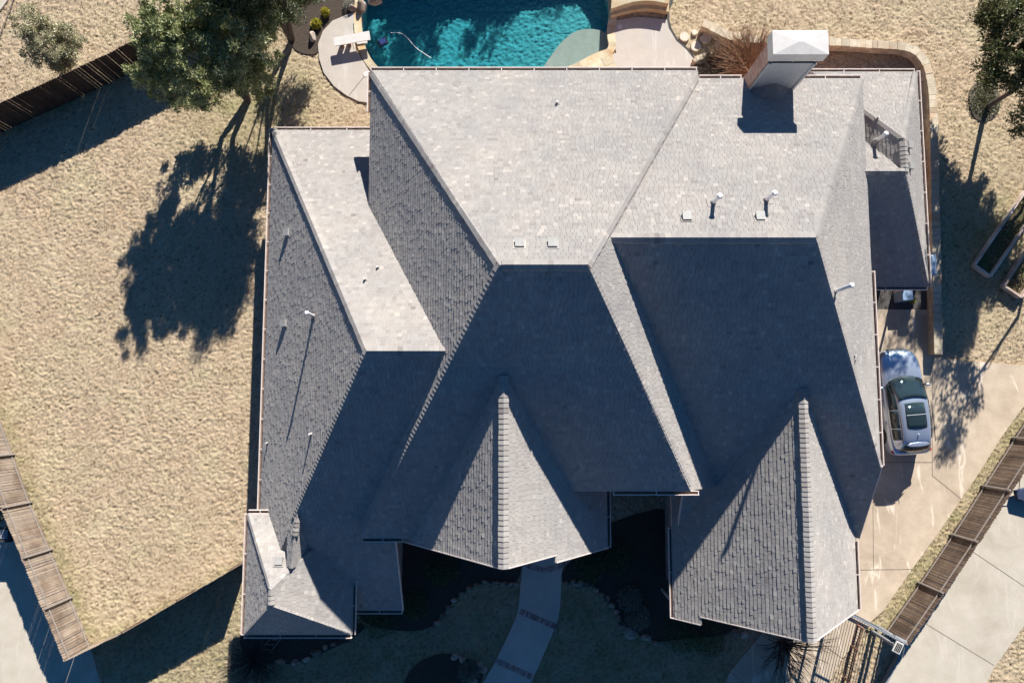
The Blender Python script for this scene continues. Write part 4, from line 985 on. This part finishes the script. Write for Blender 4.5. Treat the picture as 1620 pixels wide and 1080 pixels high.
def crown(clumps, per, cr, size, asp, mat, parent, name='crown', flat=.75):
    C = []; N = []; T = []
    for c in clumps:
        k = int(per * random.uniform(.7, 1.3)); r = cr * random.uniform(.6, 1.25)
        d = rnd_dir(k); rad = np.random.rand(k, 1) ** .45 * r; off = d * rad; off[:, 2] *= flat
        C.append(np.array(c)[None] + off); N.append(d * .9 + np.array([0, 0, .25])); T.append(np.full(k, random.uniform(-.13, .13)))
    return leaves_mesh(np.vstack(C), np.vstack(N), size, asp, mat, name, parent, tintc=np.concatenate(T))
def tree(name, base, trunks, ell, nclump, per, cr, size, asp, mat, label, group=None, tr=.16, seed=1, low=.0, cat='tree', limbs=14, rough=.35, bark='bark'):
    """ell: list of ellipsoids (cx, cy, cz, rx, ry, rz) of the crown; trunks: list of polylines"""
    random.seed(seed); np.random.seed(seed)
    root = empty(name, base, label, cat, group)
    cl = []
    for e in ell:
        k = int(nclump * (e[3] * e[4] * e[5]) ** .66 / sum((q[3] * q[4] * q[5]) ** .66 for q in ell))
        for _ in range(k):
            d = Vector(rnd_dir(1)[0]); rr = random.uniform(.35, 1.0) ** .6 * (1 + rough * random.uniform(-1, .45) * (random.random() < .6))
            p = (e[0] + d.x * rr * e[3], e[1] + d.y * rr * e[4], e[2] + d.z * rr * e[5])
            if p[2] > low: cl.append(p)
    mb = MB(); tops = []
    for T in trunks:
        T = [Vector(p) for p in T]; n = len(T); r0 = T[0].z
        mb.tube(T, [tr * (1 - .6 * i / (n - 1)) for i in range(n)], 9, .5); tops.append(T)
    for i in range(limbs):
        T = tops[i % len(tops)]; a = T[-1] if random.random() < .5 else T[-2] + (T[-1] - T[-2]) * random.random()
        c = Vector(random.choice(cl)); m = (a + c) / 2 + Vector((random.uniform(-.2, .2), random.uniform(-.2, .2), random.uniform(-.1, .3)))
        mb.tube([a, m, c], [tr * .32, tr * .2, tr * .07], 6, .5)
        for _ in range(3):
            c2 = c + Vector((random.uniform(-.6, .6), random.uniform(-.6, .6), random.uniform(-.2, .4))); mb.tube([m.lerp(c, .6), c2], [tr * .1, tr * .03], 5, .5)
    mb.build('trunk', M[bark], root)
    crown(cl, per, cr, size, asp, mat, root)
    return root
# big live oak left of the pool
b = W(392, 158)
def X(u, v, z): return W(u, v, z)
e1 = [(*X(310, 92, 4.3), 2.35, 1.9, 1.7), (*X(262, 120, 3.4), 1.3, 1.2, 1.2), (*X(370, 70, 4.6), 2.0, 1.9, 1.7), (*X(285, 25, 5.2), 1.9, 1.6, 1.5), (*X(395, 108, 3.8), 1.1, .8, .8), (*X(318, 150, 1.5), 1.0, .8, .4), (*X(246, 56, 5.5), 1.1, 1.0, 1.2), (*X(296, 158, 1.5), 1.0, .7, .4), (*X(404, 138, 2.3), .8, .7, .5)]
tree('oak_tree', b, [[b, b + Vector((-.5, .5, 1.3)), Vector(X(350, 95, 3.2))], [b, b + Vector((.1, .7, 1.4)), Vector(X(385, 80, 3.6))]], e1, 560, 120, .29, .16, .27, M['oak_leaf'], 'big green live oak over the dark fence', 'live oaks left of the pool', .17, 11, 1.0)
b = W(462, 62)
e2 = [(*X(375, -30, 6.0), 1.8, 1.6, 1.5), (*X(425, 12, 3.9), 1.5, .9, 1.0), (*X(400, -60, 6.4), 1.6, 1.5, 1.5), (*X(470, -20, 2.6), 1.2, .9, .8), (*X(400, 40, 3.2), 1.3, 1.1, .8), (*X(385, 128, 1.9), .8, .7, .5)]
tree('oak_tree', b, [[b, b + Vector((-.3, .5, 1.5)), Vector(X(455, -10, 4.0))], [b, b + Vector((.2, .6, 1.6)), Vector(X(440, -20, 4.5))]], e2, 230, 190, .42, .13, .32, M['dark_leaf'], 'darker live oak cut by the top of the photo, left of the yellow plants', 'live oaks left of the pool', .15, 12, 1.6)
# small tree beyond the dark fence
b = W(98, 112)
tree('small_tree', b, [[b, b + Vector((-.2, .1, .8)), Vector(X(86, 80, 1.6))]], [(*X(78, 72, 1.7), 1.3, 1.2, .95), (*X(48, 42, 2.3), .85, .8, .7), (*X(105, 65, 1.7), .75, .8, .7), (*X(95, 100, 1.1), .6, .5, .6)], 170, 110, .25, .10, .42, M['holly_leaf'], 'small leafy tree behind the upper left fence', None, .06, 13, .3, limbs=10, bark='bark')
# tree at the right edge, trunk in a mulch ring
b = W(1560, 170)
tree('red_oak_tree', b, [[b, b + Vector((.05, .02, 1.2)), b + Vector((.1, .05, 2.6)), b + Vector((.2, .2, 4.0))]], [(b.x + 1.2, b.y + .6, 4.6, 2.1, 1.9, 1.6), (*X(1600, 105, 3.3), 1.5, 1.5, .7), (*X(1600, 20, 3.6), 1.5, 1.3, .8), (b.x + .6, b.y + .6, 6.0, 1.4, 1.3, 1.1), (b.x + 1.9, b.y - .5, 3.9, 1.3, 1.2, 1.0), (b.x + .9, b.y + 2.6, 4.6, 1.5, 1.3, 1.2)], 330, 210, .42, .15, .40, M['brown_leaf'], 'tree with brownish green leaves in a mulch ring at the right edge', None, .13, 14, 2.3)
# trees beyond the top of the photo whose shade lies on the pool, and beyond the right edge whose shade dapples the drive
for i, (x, y, h, r) in enumerate([(-2.6, 28.7, 6.5, 2.0), (2.0, 31.0, 6.3, 1.8), (5.8, 32.6, 6.5, 1.7), (7.6, 28.0, 4.7, 1.0)]):
    b = Vector((x, y, 0)); tree('yard_tree', b, [[b, b + Vector((0, 0, h * .3)), b + Vector((.1, 0, h * .6))]], [(x, y, h * .66, r, r, h * .3), (x + .5, y - .3, h * .5, r * .8, r * .8, h * .22)], 90, 90, .5, .2, .45, M['dark_leaf'], ['first', 'second', 'third', 'fourth'][i] + ' tree from the left north of the pool, shading the water', 'trees north of the pool', .12, 20 + i, .8, limbs=6)
for i, (x, y, h, r) in enumerate([(22.7, 8.6, 6.6, 1.3), (22.7, 12.2, 5.0, 1.2), (21.4, 15.3, 10.0, 1.8)]):
    b = Vector((x + (2.2 if i < 2 else 4.6), y + .3, 0)); tree('side_tree', b, [[b, b + Vector((0, 0, h * .4)), Vector((x + .6, y, h * .66))]], [(x, y, h * .7, r, r, h * .24)], 46, 60, .42, .15, .45, M['brown_leaf'], ['middle', 'shortest', 'tallest'][i] + ' thin leaved tree beyond the right garden beds', 'trees beyond the garden beds', .1, 40 + i, 1, limbs=10)

def shrub(name, u, v, r, h, n, size, asp, mat, label, cat='shrub', group=None, seed=1, z0=0):
    np.random.seed(seed); random.seed(seed); c = W(u, v, z0); root = empty(name, (c.x, c.y, 0), label, cat, group)
    d = rnd_dir(n); d[:, 2] = np.abs(d[:, 2]); C = np.array([[c.x, c.y, z0 + .05]]) + d * (np.random.rand(n, 1) ** .4) * np.array([[r, r, h]])
    leaves_mesh(C, d, size, asp, mat, 'foliage', root); return root
def twigs(name, u, v, r, h, n, mat, label, cat='shrub', group=None, seed=1, ang=(0, 360), rad=.012, z0=0, sub=3):
    random.seed(seed); c = W(u, v, z0); root = empty(name, (c.x, c.y, 0), label, cat, group); mb = MB()
    for i in range(n):
        a = R(random.uniform(*ang)); q = r * random.uniform(.35, 1.1); hh = h * random.uniform(.5, 1.1)
        s = c + Vector((random.uniform(-.12, .12), random.uniform(-.12, .12), 0)); e = c + Vector((math.cos(a) * q, math.sin(a) * q, hh)); m = s.lerp(e, .5) + Vector((0, 0, hh * .18))
        t = random.random(); mb.tube([s, m, e], [rad, rad * .7, rad * .3], 4, t, False)
        for _ in range(sub):
            k = m.lerp(e, random.uniform(-.3, .8)); e2 = k + (e - m).normalized() * q * .35 + Vector((random.uniform(-.2, .2), random.uniform(-.2, .2), random.uniform(-.05, .25)))
            mb.tube([k, e2], [rad * .5, rad * .2], 3, t, False)
    mb.build('branches', mat, root); return root
shrub('yellow_plant', 501, 40, .26, .3, 420, .17, .3, M['yellow_leaf'], 'yellow plant nearer the white boulder', 'plant', 'yellow plants by the pool deck', 51)
shrub('yellow_plant', 516, 22, .22, .3, 380, .16, .3, M['yellow_leaf'], 'smaller yellow plant higher up beside the curved pool deck', 'plant', 'yellow plants by the pool deck', 52)
shrub('grey_shrub', 552, 10, .3, .3, 500, .06, .4, M['grass_blade'], 'grey shrub at the top of the pool deck beside the boulders', 'shrub', None, 53)
twigs('brown_shrub', 1184, 112, 1.75, .9, 300, M['twig'], 'large bare reddish brown shrub left of the chimney', seed=61, ang=(60, 205), rad=.014, sub=4)
twigs('brown_shrub', 1150, 100, 1.0, .8, 120, M['twig'], 'smaller bare orange shrub against the retaining wall', seed=62, ang=(-20, 190), rad=.012, sub=4)
twigs('dead_plant', 1125, 108, .8, .5, 260, M['twig_dark'], 'tangled grey dead plant inside the curved planter', 'plant', seed=63, rad=.016, z0=.2, sub=4)
twigs('bare_shrub', 408, 1040, 1.35, .9, 230, M['twig_dark'], 'bare twiggy shrub at the lower left corner of the house', seed=64, rad=.013, sub=4)
twigs('bare_shrub', 1236, 1016, 1.6, 1.6, 90, M['twig_dark'], 'bare branching shrub below the right gable', seed=65, rad=.02, sub=4)
shrub('ornamental_grass', 742, 1060, .5, .45, 900, .34, .06, M['grass_blade'], 'pale grey ornamental grass tuft in the island bed', 'plant', None, 66)
for i, (u, v, r, lb) in enumerate([(600, 975, .95, 'low green shrub under the lower left eave'), (655, 955, .7, 'low green shrub by the left end of the stone edging'), (930, 895, .8, 'dark shrub right of the front porch'), (970, 880, .85, 'dark shrub deep in the shaded courtyard'), (995, 945, .6, 'brownish shrub in the middle of the right front bed'), (1008, 975, .6, 'brownish shrub above the largest flat stone'), (1075, 1000, .9, 'green shrub below the corner of the right gable'), (1120, 1010, .8, 'green shrub under the edge of the right gable'), (700, 900, .8, 'dark shrub left of the front porch')]):
    shrub('shrub', u, v, r, .55, 1500, .07, .5, M['ground_leaf'] if i not in (4, 5) else M['grass_blade'], lb, 'shrub', 'shrubs in the front beds', 70 + i)
shrub('round_shrub', 1557, 160, .85, .16, 1500, .07, .5, M['brown_leaf'], 'low round patch of grey brown groundcover at the foot of the right tree', 'shrub', None, 93)
shrub('green_bush', -2, 808, .6, 1.0, 1200, .09, .5, M['ground_leaf'], 'dark green bush behind the lower left fence', 'shrub', None, 90)
shrub('weed', 1441, 475, .2, .2, 160, .1, .4, M['yellow_leaf'], 'pale green weed in the dark gravel', 'plant', None, 91)
for (P, lb, k) in ((BEDS[0], 'weedy plants growing in the left timber garden bed', 1), (BEDS[1], 'weedy plants growing in the right timber garden bed', 2)):
    np.random.seed(k); n = 1500; s = np.random.rand(n, 2); A, B_, D_ = [np.array(q)[:2] for q in (P[0], P[1], P[3])]
    xy = A + (B_ - A) * (s[:, :1] * .84 + .08) + (D_ - A) * (s[:, 1:] * .94 + .03); msk = vnoise(xy[:, 0], xy[:, 1], .5, 40 + k) > .42; xy = xy[msk]
    C = np.column_stack([xy, np.random.rand(len(xy)) * .12 + .06]); d = rnd_dir(len(C)); d[:, 2] = np.abs(d[:, 2]) + .4
    o = leaves_mesh(C, d, .11, .3, M['straw'], 'bed_plants'); tag(o, lb, 'plants')

# dry grass blades standing in the lawn
def grass_blades():
    np.random.seed(5); n = 420000
    x = np.random.uniform(-26, 26, n); y = np.random.uniform(-14.5, 22, n)
    keep = np.ones(n, bool)
    for Pg in (DRIVE, NDR, [(-80, 740), (15, 740), (60, 850), (146, 1034), (168, 1120), (-80, 1120)], POOL, PL + PR[::-1], [(566, 18), (503, 70), (512, 115), (567, 160), (700, 172), (700, 120), (590, 110), (570, 60)], [(968, -40), (1063, -40), (1058, 45), (1097, 93), (1099, 140), (880, 150), (960, 80)], [(1360, 440), (1486, 440), (1486, 495), (1360, 495)],
               [(600, 830), (828, 830), (823, 928), (752, 923), (703, 968), (682, 994), (560, 985), (560, 900)], [(888, 905), (940, 830), (1100, 790), (1200, 960), (1160, 1005), (1040, 1016), (985, 985), (935, 924), (888, 921)], [(630, 1120), (640, 1072), (660, 1048), (690, 1034), (720, 1034), (765, 1050), (765, 1070), (745, 1120)], [(430, -60), (600, -60), (574, 0), (511, 48), (503, 88), (470, 84), (440, 30)], [(1531, 150), (1560, 128), (1584, 165), (1555, 194)]):
        keep &= ~inpoly(x, y, P2(Pg))
    for _, blocks in WINGS:
        for foot, planes, wr in blocks:
            if wr: keep &= ~((x > wr[0]) & (x < wr[1]) & (y > wr[2]) & (y < wr[3]))
    keep &= (vnoise(x, y, .22, 77) + .3 * vnoise(x, y, 1.2, 78)) > .5
    x = x[keep]; y = y[keep]; C = np.column_stack([x, y, np.random.rand(len(x)) * .02 - .005]); d = rnd_dir(len(x)); d[:, 2] = np.abs(d[:, 2]) * .9 + .25
    o = leaves_mesh(C, d, .075, .2, M['straw'], 'dry_grass'); tag(o, kind='stuff')
grass_blades()

# ------------------------------------------------------------------ the car
def car():
    CX, CY, RZ = 17.50, .12, R(4.6)
    root = empty('parked_car', (CX, CY, .03), 'silver blue crossover car with a large black sunroof parked beside the right gutter', 'car', rz=RZ)
    MT = Matrix.Translation((CX, CY, .035)) @ Matrix.Rotation(RZ, 4, 'Z')
    pm, n, l, bs = newmat('car_paint'); bs.inputs['Base Color'].default_value = (.50, .58, .70, 1); bs.inputs['Metallic'].default_value = .65; bs.inputs['Roughness'].default_value = .28; bs.inputs['Coat Weight'].default_value = .8; bs.inputs['Coat Roughness'].default_value = .05
    gm, n, l, bs = newmat('car_glass'); bs.inputs['Base Color'].default_value = (.02, .035, .042, 1); bs.inputs['Roughness'].default_value = .04; bs.inputs['Specular IOR Level'].default_value = .8
    rm, n, l, bs = newmat('tail_light'); bs.inputs['Base Color'].default_value = (.35, .01, .01, 1); bs.inputs['Roughness'].default_value = .15
    hm, n, l, bs = newmat('head_light'); bs.inputs['Base Color'].default_value = (.7, .72, .75, 1); bs.inputs['Roughness'].default_value = .1
    tm = simple('tyre_rubber', (.015, .015, .015), (.03, .03, .03), 20, .85, .3, .004)
    def fin(mb, name, mat, par, sub=0, smooth=True, bev=0, solid=0):
        me = bpy.data.meshes.new(name); bm = bmesh.new()
        V = [bm.verts.new(MT @ Vector(p)) for p in mb.v]
        for f in mb.f:
            try: bm.faces.new([V[i] for i in f])
            except ValueError: pass
        bmesh.ops.remove_doubles(bm, verts=bm.verts, dist=.0008); bmesh.ops.recalc_face_normals(bm, faces=bm.faces)
        bm.to_mesh(me); bm.free(); me.materials.append(mat)
        if smooth: me.polygons.foreach_set('use_smooth', [True] * len(me.polygons))
        o = bpy.data.objects.new(name, me); col.objects.link(o); o.parent = par
        if par is root: o.matrix_parent_inverse = (Matrix.Translation(root.location) @ Matrix.Rotation(RZ, 4, 'Z')).inverted()
        if solid: m = o.modifiers.new('t', 'SOLIDIFY'); m.thickness = solid; m.offset = 1
        if bev: m = o.modifiers.new('b', 'BEVEL'); m.width = bev; m.segments = 2
        if sub: m = o.modifiers.new('s', 'SUBSURF'); m.levels = sub; m.render_levels = sub
        return o
    def loft(st, close=True):
        mb = MB()
        for i in range(len(st) - 1):
            a, b = st[i], st[i + 1]
            for j in range(len(a) - 1): mb.face([a[j], b[j], b[j + 1], a[j + 1]], .5)
        if close: mb.face(st[0], .5); mb.face(st[-1][::-1], .5)
        return mb
    # body: (y, half width, bottom, shoulder z, top z at the middle)
    S = [(-2.34, .62, .42, .78, .86), (-2.30, .76, .32, .92, .98), (-2.16, .87, .26, .98, 1.06), (-1.85, .935, .24, 1.0, 1.08), (-1.45, .955, .24, 1.0, 1.08), (-.9, .945, .22, .98, 1.06), (0, .94, .22, .96, 1.04), (.8, .94, .22, .95, 1.04), (1.15, .94, .24, .93, 1.05), (1.5, .94, .25, .90, 1.01), (1.9, .90, .26, .84, .94), (2.15, .80, .28, .76, .85), (2.32, .62, .32, .66, .74), (2.40, .42, .38, .58, .62)]
    st = []
    for y, w, zb, zs, zt in S:
        h = [(w * .90, zb), (w, zb + .14), (w, (zb + zs) / 2), (w * .985, zs - .06), (w * .93, zs), (w * .78, zt - .03), (w * .45, zt - .005), (0, zt)]
        st.append([(x, y, z) for x, z in h] + [(-x, y, z) for x, z in h[::-1][1:]])
    fin(loft(st), 'body', pm, root, 1)
    # cabin
    K = [(1.12, .80, .70, 1.0, 1.03), (.72, .84, .69, 1.0, 1.27), (.30, .86, .665, 1.0, 1.50), (.05, .865, .655, 1.0, 1.575), (-.5, .87, .65, 1.0, 1.61), (-1.2, .865, .63, 1.0, 1.59), (-1.65, .84, .60, 1.0, 1.53), (-1.84, .80, .57, 1.0, 1.44), (-2.16, .78, .60, .98, 1.12)]
    def sec(y, wb, wt, zb, zr, o=0.0):
        k = max(.02, zr - zb)
        h = [(wb + o, zb - .05), (wb + o, zb + k * .12), (wt + (wb - wt) * .15 + o, zb + k * .85), (wt - .05 + o * .5, zr - k * .02 + o * .6), (wt * .55, zr + .018 + o), (0, zr + .028 + o)]
        return [(x, y, z) for x, z in h] + [(-x, y, z) for x, z in h[::-1][1:]]
    cb = fin(loft([sec(*k) for k in K]), 'cabin', pm, root, 1)
    # windscreen, rear window, side windows as their own curved panes
    def pane(name, ys, xf, off, par=root, mat=gm, nx=10, tp=None):
        mb = MB(); rows = []
        for t in ys:
            y, wt, z = t[0], t[1], t[2]; rows.append([(wt * (2 * i / nx - 1), y - (t[3] if len(t) > 3 else 0) * (2 * i / nx - 1) ** 2, z + off - .035 * (2 * i / nx - 1) ** 2) for i in range(nx + 1)])
        return fin(loft(rows, False), name, mat, par, 0, solid=.006)
    pane('windscreen', [(1.17, .76, 1.085, .22), (.9, .735, 1.215, .2), (.62, .70, 1.36, .17), (.36, .655, 1.50, .14), (.22, .63, 1.555, .12)], 0, .05)
    pane('rear_window', [(-1.86, .56, 1.45, -.04), (-1.98, .60, 1.34, -.05), (-2.10, .64, 1.21, -.06), (-2.21, .68, 1.09, -.08)], 0, .055)
    sr = pane('sunroof', [(-.02, .43, 1.60, .03), (-.5, .44, 1.632, .0), (-.98, .44, 1.632, 0), (-1.16, .42, 1.618, -.03)], 0, .012)
    mb = MB(); mb.box((0, -.55, 1.657), (.86, .018, .006)); fin(mb, 'sunroof_bar', hm, root, smooth=False)
    for s in (-1, 1):
        for (ya, yb) in ((.80, -.30), (-.33, -1.10), (-1.13, -1.62)):
            mb = MB(); nseg = 5; R0 = []; R1 = []
            for i in range(nseg + 1):
                y = ya + (yb - ya) * i / nseg
                ks = sorted(K, key=lambda k: -k[0]); 
                for a, b in zip(ks[:-1], ks[1:]):
                    if a[0] >= y >= b[0]: t = (a[0] - y) / (a[0] - b[0]); wb, wt, zr = [a[q] + (b[q] - a[q]) * t for q in (1, 2, 4)]
                k = zr - 1.0; z1 = 1.0 + k * .14; z2 = max(z1 + .02, 1.0 + k * .80)
                f = lambda z: wb + (wt + (wb - wt) * .15 - wb) * ((z - 1 - k * .12) / (k * .73))
                R0.append((s * (f(z1) + .004), y, z1)); R1.append((s * (f(z2) + .004), y, z2))
            fin(loft([R0, R1], False), 'side_window', gm, root, 0, solid=.006)
        # mirror, lights, roof rail, handles
        mb = MB(); mb.box((s * 1.04, .70, 1.02), (.22, .13, .14), bev=.03); mr = fin(mb, 'wing_mirror', pm, root, 1)
        mb = MB(); mb.box((s * .93, .72, .98), (.12, .06, .05)); fin(mb, 'mirror_stalk', M['black'], root)
        mb = MB(); mb.tube([(s * .70, -1.75, 1.585), (s * .715, -.9, 1.645), (s * .72, .0, 1.615)], .016, 6); fin(mb, 'roof_rail', M['black'], root)
        mb = MB(); mb.box((s * .70, 2.10, .66), (.24, .22, .12), -s * .6, bev=.03); fin(mb, 'headlight', hm, root, 1)
        mb = MB(); mb.box((s * .80, -2.15, .88), (.24, .18, .12), s * .5, bev=.03); fin(mb, 'tail_light', rm, root, 1)
        for y in (1.42, -1.42):
            mb = MB(); mb.tube([(s * .74, y, .34), (s * .955, y, .34)], .35, 28); w = fin(mb, 'wheel', tm, root, 0, False, .03)
            mb = MB(); mb.tube([(s * .93, y, .34), (s * .965, y, .34)], .23, 20); fin(mb, 'rim', M['grey_metal'], w, 0, False, .01)
            mb = MB(); mb.tube([(s * .70, y, .36), (s * .952, y, .36)], .41, 28); fin(mb, 'wheel_arch', M['black'], root, 0, False, .01)
        for y in (.1, -.85):
            mb = MB(); mb.box((s * .955, y, .86), (.02, .18, .03)); fin(mb, 'door_handle', pm, root)
    mb = MB(); mb.box((0, -1.84, 1.51), (1.12, .22, .035), bev=.01); fin(mb, 'spoiler', pm, root, 1)
    mb = MB(); mb.box((0, -2.33, .52), (1.3, .10, .22), bev=.03); fin(mb, 'rear_bumper', M['black'], root, 1)
    mb = MB(); mb.box((0, 2.38, .52), (.9, .08, .2), bev=.02); fin(mb, 'grille', M['black'], root, 1)
    mb = MB(); mb.box((.0, -1.45, 1.61), (.05, .20, .05), bev=.015); fin(mb, 'antenna_fin', pm, root, 1)
    mb = MB()
    for s in (-1, 1): mb.tube([(s * .1, 1.14, 1.10), (s * .55 + .1, 1.02, 1.15)], .008, 5)
    fin(mb, 'wiper', M['black'], root)
car()

# ------------------------------------------------------------------ small things
def ac_unit(u, v, z, label, rz=0.0, s=.8, group='air conditioning units', mat=None):
    p = W(u, v, z); root = empty('air_conditioner', (p.x, p.y, 0), label, 'air conditioner', group)
    mb = MB(); mb.box((p.x, p.y, z / 2), (s, s, z), rz, bev=.03); mb.build('housing', mat or M['grey_metal'], root)
    mb = MB(); mb.tube([(p.x, p.y, z), (p.x, p.y, z + .012)], s * .40, 24); f = mb.build('fan_guard', M['black'], root)
    mb = MB()
    for i in range(9): a = math.pi * i / 9; d = Vector((math.cos(a), math.sin(a), 0)) * s * .38; mb.beam(Vector((p.x, p.y, z + .02)) - d, Vector((p.x, p.y, z + .02)) + d, .012, .008)
    mb.tube([(p.x, p.y, z + .01), (p.x, p.y, z + .04)], s * .1, 12); mb.build('grille', M['grey_metal'], root)
bl = simple('pale_blue_plastic', (.22, .34, .50), (.34, .46, .62), 3, .35, .1, .003)
p = W(1436, 464, .75); mb = MB(); mb.box((p.x, p.y, .38), (.5, .62, .76), R(4), bev=.02); tag(mb.build('utility_box', bl), 'pale blue grey box just below the low side roof', 'box')
a = W(1472, 404, 1.35); b_ = W(1474, 436, 1.35)
mb = MB(); m_ = (a + b_) / 2; mb.box((m_.x, m_.y, .75), (.36, (a - b_).length, 1.5), 0, bev=.05); o = mb.build('water_tank', bl); tag(o, 'blue slimline water tank between the side roof gutter and the retaining wall', 'tank'); bv = o.modifiers.new('b', 'BEVEL'); bv.width = .06; bv.segments = 3
def bin_(u, v, label, mat, s=.6, h=1.0):
    p = W(u, v, h); root = empty('wheelie_bin', (p.x, p.y, 0), label, 'bin'); mb = MB(); 
    A = [(p.x + x * s * .42, p.y + y * s * .42, .03) for x, y in ((-1, -1), (1, -1), (1, 1), (-1, 1))]; Bq = [(p.x + x * s * .5, p.y + y * s * .5, h) for x, y in ((-1, -1), (1, -1), (1, 1), (-1, 1))]
    for i in range(4): mb.face([A[i], A[(i + 1) % 4], Bq[(i + 1) % 4], Bq[i]])
    mb.face(A[::-1]); mb.build('bin_body', mat, root); mb = MB(); mb.box((p.x, p.y, h + .03), (s * 1.06, s * 1.1, .06), bev=.02); lid = mb.build('lid', mat, root)
    mb = MB(); mb.box((p.x, p.y + .02, h + .075), (s * .62, s * .62, .03), bev=.012); mb.build('lid_panel', M['grey_metal'], lid)
    for x in (-1, 1): mb = MB(); mb.tube([(p.x + x * s * .38, p.y - s * .45, .12), (p.x + x * s * .5, p.y - s * .45, .12)], .11, 14); mb.build('wheel', M['black'], root)
bin_(7, 845, 'dark grey bin behind the lower left fence', simple('dark_bin_plastic', (.035, .037, .04), (.055, .057, .06), 6, .6, .2, .004), .62, 1.05)
def item():  # invented object standing in for a dark, shadow-like shape
    p = W(1620, 792, .4); root = empty('guessed_item', (p.x, p.y, 0), 'dark blue cart guessed from a shadow-like shape, with a thin handle, on the pale driveway at the right edge', 'item')
    mb = MB(); P = [W(u, v, .42) for u, v in ((1608, 776), (1632, 770), (1636, 796), (1611, 789))]; mb.prism([q[:2] for q in P], .2, .42); mb.build('dark_box', simple('shadow_navy', (.03, .045, .09), (.05, .07, .13), 6, .5, .1, .003), root)
    mb = MB(); mb.tube([W(1612, 775, .45), W(1614, 748, .9)], .015, 6); mb.build('handle', M['black'], root)
    for u, v in ((1612, 780), (1614, 788)): q = W(u, v, .12); mb = MB(); mb.tube([q, q + Vector((.05, 0, 0))], .12, 14); mb.build('wheel', M['black'], root)
item()
mb = MB()
for k in (-.09, .09): mb.beam(W(444 + k * 60, 1000, .35) + Vector((k, 0, 0)), W(416 + k * 60, 1034, .05) + Vector((k, 0, 0)), .05, .04)
for k in range(4): q = W(442 - k * 7, 1003 + k * 8, .3 - k * .06); mb.beam(q + Vector((-.14, 0, 0)), q + Vector((.14, 0, 0)), .05, .03)
tag(mb.build('wooden_ladder', M['rail']), 'short grey wooden ladder lying beside the bare shrub at the lower left corner', 'ladder')
